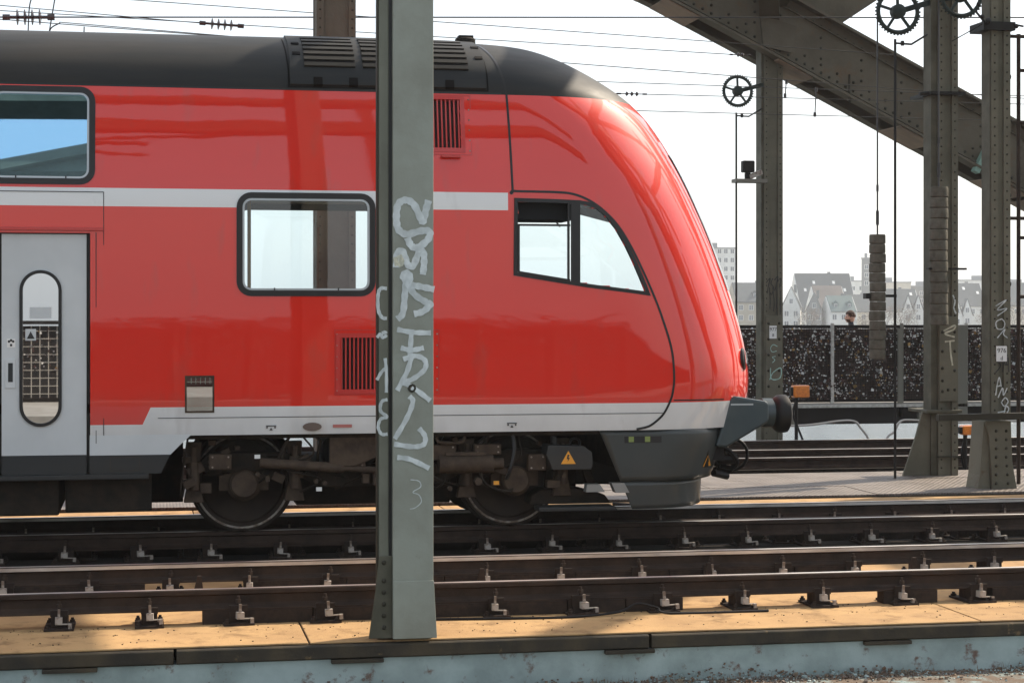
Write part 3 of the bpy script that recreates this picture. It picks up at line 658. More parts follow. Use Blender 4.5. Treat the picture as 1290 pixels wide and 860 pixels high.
# destination display, maker's oval, label, jacking marks
P = [(.335, 1.12), (.591, 1.12), (.591, 1.447), (.335, 1.447)]
V = ring(P, .016, 'display_window', 'under_mid', T, o=.006); fill(inset(P, .012), 'pane', 'glass_coated', V, o=.002); fill(inset(P, .012), 'pale_reflection', 'sign_white', V, o=-.002)  # white panel stands in for the pale reflection in the glass
q = MB(); q.prism([(1.455+.085*math.cos(t*.3927/1.0), .985+.038*math.sin(t*.3927)) for t in range(16)], YC-1.390, YC-1.384); q.build('maker_oval', 'oval_brown', T)
q = MB(); q.box((1.64, YC-1.389, .975), (1.81, YC-1.384, 1.003)); q.build('red_label', 'label_red', T)
for x in (1.09, 3.27):
    q = MB(); y0, y1 = YC-1.389, YC-1.384; q.box((x-.045, y0, .993), (x+.045, y1, 1.001)); q.prism([(x-.015, .958), (x+.015, .958), (x, .980)], y0, y1)
    for s_ in (-.035, .035): q.box((x+s_-.006, y0, .975), (x+s_+.006, y1, .990))
    q.build('jacking_mark', 'sign_ink', T)
# roof equipment panel with louvre fields
def roofp(x, a, o):      # a: 0 at the gutter (z 4.0) .. 1 at the ridge
    z = 4.0+.62*math.sin(a*math.pi/2); return on(x, min(z, 4.6195), o)
def patch(x0, x1, a0, a1, o, name, m_, parent, nx=8, na=8, thick=True):
    q = MB()
    for i in range(nx+1):
        for j in range(na+1): q.v.append(tuple(roofp(x0+(x1-x0)*i/nx, a0+(a1-a0)*j/na, o)))
    for i in range(nx):
        for j in range(na): k = i*(na+1)+j; q.f.append((k, k+na+1, k+na+2, k+1)); q.mi.append(0)
    e = [[i*(na+1) for i in range(nx+1)], [i*(na+1)+na for i in range(nx+1)], list(range(na+1)), [nx*(na+1)+j for j in range(na+1)]]
    for L in e:
        b0 = len(q.v)
        for k in L:
            v = Vector(q.v[k]); q.v.append((v.x, v.y+.02, v.z-.02))
        for i in range(len(L)-1): q.f.append((L[i], L[i+1], b0+i+1, b0+i)); q.mi.append(0)
    return q.build(name, m_, parent, smooth=True, angle=30)
RP = patch(1.27, 3.06, .055, .80, .018, 'equipment_cover', 'roof_grey', T)
for x0, x1 in ((1.40, 1.86), (1.93, 2.36), (2.48, 2.90)):
    b0 = patch(x0, x1, .22, .66, .021, 'louvre_field', 'louvre_dark', RP)
    for k in range(7): a = .225+k*.064; patch(x0, x1, a, a+.034, .034, 'louvre_slat', 'louvre_grey', b0, 4, 1)
for x in (1.52, 1.84, 2.72): patch(x-.04, x+.04, .055, .12, .026, 'latch', 'louvre_dark', RP, 2, 2)
for x, a in ((1.30, .35), (1.30, .50), (2.98, .35), (2.98, .52)): patch(x, x+.07, a, a+.03, .026, 'hinge', 'louvre_dark', RP, 2, 2)
ribbon([(1.25, 4.03), (2.2, 4.03), (3.08, 4.03)], .012, 'cover_seam', 'louvre_dark', T, n=4)
for xx in (1.26, 3.075): ribbon([(xx, 4.03), (xx-.005, 4.2), (xx-.02, 4.4), (xx-.03, 4.53)], .014, 'cover_seam', 'louvre_dark', T, n=4)
q = MB(); q.lathe((3.02, YC-.30, 4.58), (0, 0, 1), [(0, .10), (.05, .10), (.065, .085)], 16); q.box((2.95, YC-.36, 4.63), (3.09, YC-.24, 4.665)); q.build('roof_aerial', 'under_dark', T)
ribbon([(-9, 4.008), (-3, 4.008), (0, 4.008), (3.2, 4.008)], .012, 'gutter', 'train_grey', T, o=.006, n=3)
# front skirt and plough
def skirt(z0, z1, name, m_, xl, dx, ins, nz=10):
    q = MB(); NPH = 26
    for i in range(nz+1):
        z = z0+(z1-z0)*i/nz; xm = 5.40+dx(z); xs = xl(z); hw = 1.345-ins-.05*max(0, .9-z); L = .85; pts = []
        for j in range(10): pts.append((xs+(xm-L-xs)*j/10, hw)) if xm-L > xs else pts.append((xs+.0001*j, hw))
        for j in range(NPH+1):
            ph = math.pi/2*j/NPH; x = xm-L+L*math.sin(ph)**.8
            pts.append((max(x, xs), hw*max(0, math.cos(ph))**(2/2.3)))
        pts += [(p[0], -p[1]) for p in pts[-2::-1]]
        for p in pts: q.v.append((p[0], YC-p[1], z))
        n = len(pts)
    for i in range(nz):
        for j in range(n-1): q.f.append((i*n+j, i*n+j+1, (i+1)*n+j+1, (i+1)*n+j)); q.mi.append(0)
    o = q.build(name, m_, T, smooth=True, angle=35); sm = o.modifiers.new('thick', 'SOLIDIFY'); sm.thickness = .02; sm.offset = -1; return o
fs = skirt(.445, .917, 'front_skirt', 'skirt_grey', lambda z: 4.10+(.917-z)*.44, lambda z: .16*min(1, (z-.3)/.5), 0)
skirt(.185, .44, 'snow_plough', 'skirt_grey', lambda z: 4.315+(.44-z)*.42, lambda z: -.05+.04*(z-.44), .012, 6)
q = MB(); q.box((4.335, YC-1.343, .80), (4.69, YC-1.333, .865)); V = q.build('lamp_slot', 'gasket', fs)
for x in (4.40, 4.555): q = MB(); q.box((x-.025, YC-1.348, .808), (x+.025, YC-1.343, .858)); q.build('green_lamp', 'green_light', V)
def skp(x, z, o):
    xm = 5.40+.16*min(1, (z-.3)/.5); s_ = max(0, (x-xm+.85)/.85); return Vector((x+o*.6, YC-(1.345-.05*max(0, .9-z))*(1-s_**2.5)**(1/2.3)-o*.8, z))
q = MB(); q.add([skp(5.13, .555, .012), skp(5.25, .555, .012), skp(5.19, .665, .012)], [(0,1,2)]); w_ = q.build('warning_triangle', 'warn_orange', fs)
q = MB(); q.add([skp(5.185, .64, .016), skp(5.195, .64, .016), skp(5.205, .60, .016), skp(5.185, .57, .016), skp(5.188, .60, .016)], [(0,1,2,3,4)]); q.build('lightning_mark', 'sign_ink', w_)
# buffers
for sy in (-1, 1):
    yb = YC+sy*.875
    q = MB(); pr = [(5.29, .735), (5.44, 1.19), (5.48, 1.214), (5.78, 1.165), (5.82, 1.14), (5.82, .965), (5.40, .725)]
    a = [(p[0], p[1]) for p in pr]; q.prism(a, yb-.21, yb+.21); B = q.build('buffer_housing', 'buffer_grey', T, bevel=.025)
    q = MB(); q.lathe((5.81, yb, 1.04), (1, 0, 0), [(0, .14), (.10, .14), (.10, .115), (.20, .115)], 20); q.build('plunger', 'buffer_grey', B, smooth=True)
    q = MB(); q.lathe((5.97, yb, 1.03), (1, 0, 0), [(-.05, .11), (-.03, .155), (.0, .178), (.05, .185), (.085, .18), (.105, .15), (.115, .06)], 28); q.build('buffer_head', 'rubber', B, smooth=True)
    if sy < 0:
        q = MB(); q.box((5.44, yb-.213, 1.125), (5.66, yb-.208, 1.14)); q.build('edge_scuff', 'window_alu', B)
        q = MB(); q.tube(catmull([(5.58, yb, 1.20), (5.58, yb, 1.245), (5.61, yb, 1.245), (5.61, yb, 1.20)]), .006); q.build('grab_hook', 'window_alu', B)
# coupling, hoses
q = MB(); q.box((5.2, YC-.12, .95), (5.62, YC+.12, 1.12)); q.prism([(5.55, .94), (5.9, .94), (5.95, 1.02), (5.9, 1.12), (5.85, 1.03), (5.55, 1.1)], YC-.05, YC+.05); q.build('draw_hook', 'iron_black', T)
q = MB()
q.torus((5.62, YC-.55, .62), (.2, 1, 0), .15, .016, 28, 8); q.build('hose_loop', 'cable_black', T, smooth=True)
for i, (y0, z0, dz) in enumerate(((.95, .72, .20), (.85, .74, .26), (.72, .76, .24), (.45, .78, .3), (-.45, .78, .3), (-.7, .76, .22))):
    q = MB(); q.tube(catmull([(5.25, YC-y0, z0), (5.42, YC-y0-.02, z0-.01), (5.54, YC-y0, z0-dz*.6), (5.52, YC-y0+.05, z0-dz), (5.40, YC-y0+.08, z0-dz*.9)]), .022); q.build('brake_hose', 'cable_black', T, smooth=True)
q = MB(); q.box((5.18, YC-1.0, .60), (5.40, YC-.70, .74)); q.cyl((5.3, YC-.98, .48), (5.46, YC-.9, .44), .035, n=10); q.cyl((5.38, YC-.9, .60), (5.56, YC-.9, .60), .05, n=10)
q.build('coupling_socket', 'cable_black', T, smooth=True, angle=30)
q = MB(); q.bar((5.50, YC-.75, .72), (5.52, YC-.78, .46), .03, .05, (0, 1, 0)); q.build('coupling_link', 'clip_steel', T, bevel=.006)
# bogie
def wheelset(x, parent):
    w_ = None
    for sy in (-1, 1):
        yb = YC+sy*.75; q = MB()
        q.lathe((x, yb-.07*sy*-1, .46), (0, sy, 0), [(-.14, .44), (-.135, .485), (-.11, .485), (-.10, .462), (-.005, .455), (0, .44), (0, .385), (-.03, .37), (-.05, .15), (.0, .14), (.02, .10), (.02, .02)], 40)
        w_ = q.build('wheel', 'wheel_steel', parent, smooth=True, angle=30)
        q = MB(); q.torus((x, yb+sy*.07, .46), (0, 1, 0), .425, .010, 48, 6); q.build('rim_edge', 'clip_steel', w_, smooth=True)
    q = MB(); q.cyl((x, YC-.7, .46), (x, YC+.7, .46), .085, n=16); q.cyl((x, YC-.45, .46), (x, YC-.35, .46), .30, n=28); q.cyl((x, YC+.35, .46), (x, YC+.45, .46), .30, n=28); q.build('axle', 'under_dark', parent, smooth=True)
q = MB()
for sy in (-1, 1):
    a, b_ = YC+sy*.96, YC+sy*1.10
    q.prism([(.40, .60), (.55, .74), (1.35, .74), (1.6, .56), (2.6, .56), (2.85, .74), (3.65, .74), (3.82, .60), (3.6, .56), (2.95, .58), (2.65, .42), (1.55, .42), (1.25, .58), (.6, .56)], min(a, b_), max(a, b_))
q.box((1.75, YC-1.0, .45), (2.45, YC+1.0, .62)); q.box((1.7, YC-.9, .6), (2.5, YC+.9, .88))
q.box((1.38, YC-.5, .20), (2.84, YC+.9, .6)); q.box((-.05, YC+.2, .18), (.35, YC+1.2, .8)); q.box((3.85, YC+.3, .2), (4.25, YC+1.2, .8)); BG = q.build('bogie', 'under_dark', T, bevel=.01)
wheelset(.866, BG); wheelset(3.354, BG)
for x in (.866, 3.354):
    q = MB(); q.lathe((x, YC-1.0, .46), (0, -1, 0), [(0, .16), (.06, .16), (.10, .13), (.16, .125), (.175, .11)], 24); q.box((x-.22, YC-1.08, .40), (x+.22, YC-.98, .55)); q.build('axlebox', 'under_mid', BG, smooth=True, angle=30)
    for dx in (-.26, .26):
        q = MB(); q.lathe((x+dx, YC-1.03, .54), (0, 0, 1), [(k*.022, .085 if k % 2 else .10) for k in range(9)], 18); q.build('primary_spring', 'under_dark', BG, smooth=True)
q = MB(); q.cyl((2.62, YC-1.22, .62), (3.12, YC-1.22, .62), .085, n=18); q.cyl((3.10, YC-1.22, .62), (3.22, YC-1.22, .62), .05, n=14); q.box((2.68, YC-1.27, .70), (3.05, YC-1.17, .73)); q.build('brake_cylinder', 'under_mid', BG, smooth=True, angle=30)
q = MB(); q.cyl((1.0, YC-1.25, .66), (1.75, YC-1.25, .60), .045, n=14); q.cyl((1.75, YC-1.25, .60), (2.15, YC-1.25, .57), .028, n=12); q.build('yaw_damper', 'under_mid', BG, smooth=True)
q = MB(); q.prism([(1.62, .90), (2.35, .90), (2.35, .86), (2.05, .70), (1.85, .62), (1.62, .62)], YC-1.28, YC-1.20); q.build('damper_bracket', 'under_mid', BG, bevel=.008)
for sx in (-1, 1):
    q = MB(); q.lathe((2.11+sx*.28, YC-1.0, .62), (0, 0, 1), [(0, .2), (.05, .25), (.12, .26), (.2, .25), (.26, .2)], 24); q.build('air_spring', 'rubber', BG, smooth=True)
for i in range(16):
    q = MB(); x0 = random.uniform(.3, 3.6); z0 = random.uniform(.45, .85); q.tube(catmull([(x0, YC-1.2, .88), (x0+random.uniform(-.1, .1), YC-1.24, z0), (x0+random.uniform(-.3, .3), YC-1.18, z0-.12), (x0+random.uniform(-.5, .5), YC-1.05, random.uniform(.3, .6))], 5), random.uniform(.008, .018)); q.build('brake_pipe', 'under_dark', BG, smooth=True)
q = MB(); q.tube(catmull([(2.6, YC-1.25, .92), (2.6, YC-1.27, .84), (2.66, YC-1.28, .82), (2.80, YC-1.28, .82), (2.85, YC-1.27, .85), (2.85, YC-1.25, .92)], 5), .014)
q.build('step_loop', 'under_mid', BG, smooth=True)
for i in range(36):
    q = MB(); x0 = random.uniform(.35, 4.0); z0 = random.uniform(.42, .84); s_ = random.uniform(.03, .10); q.obox((x0, YC-1.12+random.uniform(-.06, .06), z0), (s_*random.uniform(.6, 1.8), .10, s_), Matrix.Rotation(random.choice((0, 0, .4, -.5)), 3, 'Y')); q.build('brake_block', 'under_mid', BG, bevel=.006)
for x in (.42, 1.32, 2.90, 3.80):
    q = MB(); q.prism([(x-.07, .84), (x+.07, .84), (x+.05, .5), (x+.09, .3), (x-.09, .3), (x-.05, .5)], YC-1.10, YC-1.0); q.build('brake_hanger', 'under_mid', BG, bevel=.008)
    q = MB(); q.cyl((x, YC-1.14, .80), (x, YC-1.14, .56), .03, n=10); q.cyl((x, YC-1.14, .66), (x, YC-1.14, .42), .045, n=12); q.build('damper', 'under_mid', BG, smooth=True, angle=30)
for x0, x1, z0, z1 in ((2.50, 2.78, .66, .80), (2.95, 3.20, .70, .80), (1.70, 1.95, .60, .72), (2.02, 2.3, .44, .56), (.55, .75, .60, .74), (3.45, 3.62, .55, .70)):
    q = MB(); q.box((x0, YC-1.24, z0), (x1, YC-1.14, z1)); bx_ = q.build('valve_box', 'under_mid', BG, bevel=.012)
    q = MB()
    for k in range(4): q.cyl((x0+.03+(x1-x0-.06)*(k % 2), YC-1.24, z0+.025+(z1-z0-.05)*(k//2)), (x0+.03+(x1-x0-.06)*(k % 2), YC-1.25, z0+.025+(z1-z0-.05)*(k//2)), .009, n=6)
    q.build('cover_screws', 'clip_steel', bx_)['kind'] = 'stuff'
for k, (x, z) in enumerate(((2.28, .545), (.95, .70), (3.12, .43), (1.5, .40))): q = MB(); q.box((x, YC-1.285, z), (x+.05, YC-1.27, z+.035)); q.build('marking_plate', 'sign_white' if k % 2 else 'warn_orange', BG)
for i, (x, z) in enumerate(((2.36, .60), (2.98, .46), (2.72, .40), (2.40, .34), (1.58, .47), (.98, .56), (3.78, .50))):
    q = MB(); q.cyl((x, YC-1.20, z), (x, YC-1.28, z), .035 if i < 2 else .02, n=12); q.build('valve', 'under_mid', BG, smooth=True, angle=30)
# contact-shoe box with warning triangle, foot steps, rail guard
q = MB(); q.prism([(3.66, .56), (4.02, .56), (4.04, .60), (4.03, .72), (3.95, .775), (3.62, .79), (3.60, .70)], YC-1.34, YC-1.05); V = q.build('equipment_box', 'train_grey', T, bevel=.008)
q = MB(); q.add([(3.735, YC-1.345, .615), (3.875, YC-1.345, .615), (3.805, YC-1.345, .735)], [(0,1,2)]); w_ = q.build('warning_triangle', 'warn_orange', V)
q = MB(); q.add([(3.797, YC-1.347, .70), (3.817, YC-1.347, .70), (3.806, YC-1.347, .672), (3.82, YC-1.347, .672), (3.797, YC-1.347, .632), (3.803, YC-1.347, .66), (3.79, YC-1.347, .66)], [(0,6,5,4,3,2,1)]); q.build('lightning_mark', 'sign_ink', w_)
q = MB(); q.torus((3.90, YC-1.2, .80), (.3, 1, .3), .045, .012, 16, 6); q.cyl((3.7, YC-1.2, .79), (3.7, YC-1.2, .86), .03, n=10); q.build('cable_gland', 'gasket', V)
q = MB(); q.tube(catmull([(3.30, YC-1.27, .90), (3.31, YC-1.29, .72), (3.27, YC-1.28, .55), (3.25, YC-1.22, .48)]), .018); q.build('sand_hose', 'gasket', T, smooth=True)
q = MB(); q.prism([(3.50, .22), (4.28, .22), (4.22, .30), (3.98, .36), (3.62, .36), (3.52, .30)], YC-1.05, YC-.70); q.bar((3.7, YC-.9, .36), (3.75, YC-.9, .8), .06, .08); q.bar((4.15, YC-.9, .3), (3.98, YC-.9, .8), .06, .08); q.build('rail_guard', 'under_dark', T, bevel=.01)
q = MB(); q.prism([(3.55, .17), (4.30, .17), (4.27, .21), (3.55, .21)], YC-1.25, YC-1.0); q.build('magnet_bar', 'train_grey', T, bevel=.008)
q = MB(); q.prism([(3.98, .35), (4.16, .35), (4.11, .42), (3.99, .42)], YC-1.31, YC-1.20); q.build('foot_step', 'step_tread', T); q = MB(); q.prism([(4.26, .34), (4.39, .34), (4.34, .43), (4.22, .43)], YC-1.32, YC-1.20); q.build('foot_step', 'step_tread', T)

# ================================================================== BRIDGE PILLARS
def rivets(mb, pts, r, axis='y'):
    for p in pts:
        p = Vector(p); d = Vector((0, -1, 0)) if axis == 'y' else Vector((-1, 0, 0))
        mb.lathe(p, d, [(0, r), (r*.45, r*.8), (r*.7, r*.3)], 7)
# foreground pillar
FP = thing('bridge_pillar', (1.74, 13.15, -.28), 'grey-green steel pillar with white graffiti in front of the red train', 'pillar')
q = MB(); q.box((1.664, 13.0, -.24), (1.945, 13.30, 9.5)); q.build('front_box', 'pillar_paint', FP, bevel=.006)
q = MB(); q.box((1.572, 13.045, -.24), (1.640, 13.16, 9.5)); q.build('side_channel', 'channel_paint', FP, bevel=.006)
q = MB(); q.box((1.6405, 13.06, -.24), (1.6635, 13.24, 9.5)); q.build('groove', 'gasket', FP)
q = MB(); q.box((1.560, 13.05, -.236), (1.5715, 13.13, 9.5)); q.build('edge_flange', 'rivet', FP)
q = MB(); q.prism([(1.500, -.236), (1.662, -.236), (1.662, .33), (1.572, .33), (1.548, .1)], 13.028, 13.044); gp = q.build('gusset_plate', 'pillar_edge_shade', FP, bevel=.004)
for z in (.285, .16, .08, .0, -.08, -.16): q = MB(); rivets(q, [(1.605, 13.028, z)], .017); q.build('rivet', 'rivet', gp, smooth=True)
q = MB(); q.prism([(1.664, -.236), (1.968, -.236), (1.952, .05), (1.946, .16), (1.664, .16)], 12.985, 12.999); q.build('foot_plate', 'pillar_paint', FP, bevel=.004)
q = MB(); q.torus((1.795, 12.998, 1.483), (0, 1, 0), .021, .009, 20, 8); h = q.build('ring_bolt', 'rivet', FP, smooth=True); q = MB(); q.cyl((1.795, 13.0, 1.483), (1.795, 12.993, 1.483), .016); q.build('bolt_head', 'clip_steel', h)
# the rest of the near truss plane, to either side of the picture
for k, x in enumerate((-6.1, 9.6, 17.5)):
    t = thing('bridge_pillar', (x, 13.15, -.25), ('grey-green pillar beyond the left edge', 'grey-green pillar beyond the right edge', 'grey-green pillar far beyond the right edge')[k], 'pillar')
    q = MB(); q.box((x-.2, 13.0, -.25), (x+.2, 13.30, 9.5)); q.build('shaft', 'pillar_paint', t)
t = thing('truss_chord', (6, 13.15, 9.0), 'long grey-green truss chord above the picture', 'girder')
q = MB(); q.box((-14, 12.9, 9.5), (26, 13.5, 10.3)); q.build('chord', 'bridge_paint', t)
for x in (-6.1, 1.75, 9.6, 17.5): q = MB(); q.bar((x, 13.4, 9.6), (x, 23.4, 10.6), .35, .5); q.build('cross_beam', 'bridge_paint', t)
for x in (-6.1, 1.75, 9.6): q = MB(); q.bar((x, 13.4, 9.8), (x+7.85, 23.4, 10.6), .25, .3); q.build('wind_brace', 'bridge_paint', t)
# graffiti, sketched in units of 1/832 m on the front face
FX = lambda cx, cy: (1.664+(cx-137)/783., 3.0-(cy-0)/832.+-.112)
def gs(obj_name, strokes, wd, m_, y, parent, conv, label=None):
    q = MB(); STK[0] = 0
    for s_ in strokes: stroke(q, [conv(*p) for p in s_], wd, lambda u, z: (u, y, z))
    o = q.build(obj_name, m_, parent)
    if label: o['label'] = label
    return o
fy = 12.9965
gs('graffiti', [[(330,95),(315,150),(300,215),(290,205),(250,120),(205,95),(165,120),(155,190),(165,260),(210,290),(290,270),(335,275),(325,320),(270,365),(235,355),(215,310)]], .048, 'white_tag', fy, FP, FX, 'white sprayed S on the pillar')
gs('graffiti', [[(155,480),(160,400),(190,390),(215,460),(245,470),(275,400),(300,390),(305,450),(298,520)]], .046, 'white_tag', fy-.0006, FP, FX)
gs('graffiti', [[(160,775),(190,740),(200,640),(205,560),(190,530),(210,510),(230,535),(222,580),(260,640),(320,680),(340,690),(300,730),(250,745)], [(235,580),(290,590),(360,605)]], .044, 'white_tag', fy-.0012, FP, FX)
gs('graffiti', [[(150,420),(160,470)], [(170,410),(185,450),(165,470)]], .034, 'cream_tag', fy-.0018, FP, FX)
F2 = lambda cx, cy: (1.664+(cx-108)/(168/.281), 1.91-cy/633.)
gs('graffiti', [[(125,15),(190,28),(265,30)], [(185,15),(180,90),(178,150)], [(140,95),(185,105),(235,95)], [(150,145),(200,130),(240,150),(238,190),(190,230),(150,245)], [(185,130),(165,200),(125,280)], [(150,245),(200,275),(262,325)]], .034, 'white_tag', fy, FP, F2, 'white sprayed letters in the middle of the pillar')
gs('graffiti', [[(175,305),(190,330),(165,400),(115,490)], [(215,445),(240,480),(235,515),(190,525),(112,512)], [(125,570),(180,580),(258,620)]], .034, 'white_tag', fy-.0006, FP, F2)
gs('graffiti', [[(180,668),(215,675),(222,700),(190,722),(215,735),(225,765),(200,790),(178,795)]], .006, 'white_tag', fy-.001, FP, F2)
SX = lambda cx, cy: (1.552+(cx-45)/(85/.088), 3.0-.112-cy/832.)
gs('graffiti', [[(118,600),(75,600),(58,640),(60,720),(85,765),(118,770)], [(85,855),(105,850),(112,858)]], .024, 'white_tag', 13.0415, FP, SX)
S2 = lambda cx, cy: (1.552+(cx-38)/(62/.088), 1.91-cy/633.)
gs('graffiti', [[(42,50),(60,35),(70,50),(92,40)], [(42,235),(65,200),(90,180)], [(82,140),(88,200),(88,290)], [(94,320),(65,330),(60,370),(92,395),(60,405),(48,440),(65,470),(94,470)]], .022, 'white_tag', 13.0415, FP, S2)

# pillar A: riveted box column right of the train with concrete weights before it
def boxcol(name, x0, x1, y0, y1, z0, z1, label, m_='bridge_paint', grp=None):
    t = thing(name, ((x0+x1)/2, (y0+y1)/2, z0), label, 'pillar', grp)
    q = MB(); q.box((x0, y0+.03, z0), (x1, y1-.03, z1)); q.build('shaft', m_, t)
    fl = .075
    for n_, (a, b_) in enumerate(((x0-.012, x0+fl), (x1-fl, x1+.012))):
        for c, d in ((y0, y0+.029), (y1-.029, y1)):
            q = MB(); q.box((a, c, z0), (b_, d, z1)); ca = q.build('corner_angle', m_, t)
            if c == y0:
                q = MB(); z = z0+.1
                while z < min(z1, 7): rivets(q, [((a+b_)/2, c, z)], .013); z += .11
                q.build('rivet_row', 'rivet', ca)['kind'] = 'stuff'
    return t
A = boxcol('bridge_pillar', 10.135, 10.385, 23.3, 23.58, -.115, 11, 'tall riveted steel pillar behind the right stack of hanging weights')
q = MB(); q.box((10.035, 23.33, -.115), (10.12, 23.58, 11)); q.build('shaded_side_plate', 'pillar_edge_shade', A)  # left face, its shade given by the darker paint
q = MB(); q.prism([(9.66, -.115), (10.10, -.115), (10.10, .72), (9.93, .72), (9.84, .4)], 23.36, 23.40); q.build('gusset_plate', 'bridge_paint', A, bevel=.004)
q = MB(); q.box((9.93, 23.22, .70), (10.42, 23.85, .74)); q.build('collar', 'pillar_edge_shade', A, bevel=.006); q = MB(); q.box((10.10, 23.27, .12), (10.41, 23.30, .14)); q.build('seam_strip', 'rivet', A)
q = MB(); q.box((10.13, 23.275, .85), (10.385, 23.298, 1.95)); gp = q.build('splice_plate', 'bridge_paint', A, bevel=.004)
for i, (x, z) in enumerate([(10.17, 1.75), (10.17, 1.5), (10.17, 1.28), (10.17, 1.12), (10.17, .98), (10.34, 1.75), (10.34, 1.5), (10.34, 1.25), (10.34, 1.0), (10.25, 1.0)]):
    q = MB(); rivets(q, [(x, 23.275, z)], .022); q.build('rivet', 'rivet', gp, smooth=True)
q = MB(); q.box((9.98, 23.2, 4.83), (10.46, 23.9, 4.87)); q.cyl((9.85, 23.28, 4.84), (10.1, 23.28, 4.86), .025, n=8); q.build('clamp_band', 'iron_black', A)
AX = lambda cx, cy: (10.155+(cx-90)/330., 2.14-(cy-0)/330.)
gs('graffiti', [[(98,125),(150,100),(145,118),(105,135),(150,150)], [(105,170),(150,165)], [(128,165),(132,220),(140,272)]], .022, 'cream_tag', 23.272, A, AX, 'cream sprayed ST on the splice plate')
gs('graffiti', [[(145,-30),(155,-5),(150,25),(160,50)]], .02, 'white_tag', 23.296, A, AX)

A0 = boxcol('bridge_pillar', 2.056, 2.512, 23.3, 23.80, -.115, 11, 'steel pillar that rises behind the train roof left of the graffiti pillar', 'arch_paint')
boxcol('bridge_pillar', 17.9, 18.35, 23.3, 23.8, -.115, 11, 'steel pillar out of view beyond the right edge, in line with the riveted pillar'); boxcol('bridge_pillar', 25.2, 25.7, 23.3, 23.8, -1, 19, 'tall steel pillar far out of view beyond the right edge')
# slimmer catenary pillar B with flared foot
B_ = boxcol('bridge_pillar', 10.085, 10.307, 21.45, 21.72, .73, 11, 'slim steel pillar with flared riveted foot and number plate at right')
q = MB(); q.box((10.06, 21.47, .73), (10.072, 21.70, 11)); q.build('shaded_side_plate', 'pillar_edge_shade', B_)  # thin plate painted darker as the shaded left side
q = MB(); q.prism([(9.98, .70), (10.31, .70), (10.33, .2), (10.39, -.117), (10.07, -.117), (10.06, .1), (10.03, .5)], 21.42, 21.50); q.prism([(9.98, .70), (10.05, .70), (10.06, -.117), (9.90, -.117), (9.93, .05)], 21.46, 21.80); q.box((10.06, 21.5, -.117), (10.31, 21.74, .70)); ft = q.build('flared_foot', 'bridge_paint', B_, bevel=.005)
for i in range(7):
    for x in (10.12+.01*i*0, 10.25+.008*max(0, i-3)): q = MB(); rivets(q, [(x, 21.42, .58-i*.105)], .02); q.build('rivet', 'rivet', ft, smooth=True)
q = MB(); q.bar((9.34, 21.36, .75), (13.5, 21.36, .80), .10, .075); q.build('cross_rail', 'rivet', B_)
q = MB(); q.box((9.95, 21.40, 5.40), (10.36, 21.80, 5.50)); 
for p, r_ in (((9.93, 21.4, 5.55), .03), ((10.0, 21.38, 5.50), .04), ((10.37, 21.4, 5.45), .03), ((9.88, 21.4, 5.70), .025)): q.ball(p, r_, 8, 5)
q.bar((9.97, 21.4, 5.48), (9.84, 21.4, 5.62), .02, .02); q.bar((9.93, 21.4, 5.46), (9.55, 21.42, 5.25), .012, .012); q.bar((10.34, 21.4, 5.47), (10.46, 21.4, 5.45), .02, .02); q.build('clamp_band', 'iron_black', B_)
for z in (4.85, 3.42, 2.35): q = MB(); q.cyl((10.30, 21.5, z), (10.34, 21.5, z), .03, n=8); q.build('bolt', 'iron_black', B_)
q = MB(); q.box((10.13, 21.435, 1.415), (10.265, 21.446, 1.60)); sg = q.build('number_plate', 'sign_white', B_)
text_mesh('plate_number', '976', .078, 'sign_ink', (10.198, 21.433, 1.545), (R(90), 0, 0), sg); text_mesh('plate_letter', 'd', .07, 'sign_ink', (10.198, 21.433, 1.455), (R(90), 0, 0), sg)
BX = lambda cx, cy: (10.10+(cx-330)/340., 2.14-cy/340.)
by = 21.443
gs('graffiti', [[(338,20),(385,-5),(345,35),(388,30),(345,60)], [(365,72),(340,85),(345,112),(370,112),(378,90),(365,72)], [(345,150),(378,115),(372,135),(390,150)]], .013, 'white_tag', by, B_, BX, 'white sprayed letters MOK above the number plate')
gs('graffiti', [[(365,225),(338,240),(360,262),(338,292)], [(368,290),(372,235),(382,262),(392,230),(396,290)]], .012, 'black_tag', by, B_, BX, 'dark SM tag below the number plate')
gs('graffiti', [[(338,385),(345,340),(354,312),(362,350)], [(340,350),(358,345)], [(348,395),(368,355),(372,385),(388,355)], [(365,410),(380,395),(392,412),(375,430),(362,412)], [(370,478),(382,432),(395,440),(385,462)], [(346,455),(380,450)]], .014, 'white_tag', by-.0006, B_, BX, 'white sprayed tag on the lower pillar')
B_.location.x -= .073

# pillar C and the arch of the far truss
C_ = boxcol('bridge_pillar', 10.49, 10.80, 31.3, 31.75, -.6, 6.7, 'steel pillar carrying the arch, right of the train nose')
q = MB(); q.box((10.435, 31.33, -.6), (10.478, 31.6, 6.7)); q.build('shaded_side_plate', 'pillar_edge_shade', C_)  # shade of the left side painted in by a darker tone
q = MB(); q.box((10.5, 31.275, .30), (10.79, 31.298, 1.95)); gp = q.build('splice_plate', 'bridge_paint', C_, bevel=.004)
for i in range(6):
    for x in (10.55, 10.74): q = MB(); rivets(q, [(x, 31.275, 1.82-i*.27)], .026); q.build('rivet', 'rivet', gp, smooth=True)
q = MB(); q.box((10.56, 31.262, 1.56), (10.69, 31.272, 1.78)); sg = q.build('number_plate', 'sign_white', C_)
text_mesh('plate_number', '977', .085, 'sign_ink', (10.625, 31.259, 1.715), (R(90), 0, 0), sg); text_mesh('plate_letter', '8', .07, 'sign_ink', (10.625, 31.259, 1.615), (R(90), 0, 0), sg)
CX = lambda cx, cy: (10.49+(cx-105)/325., 2.90-cy/325.)
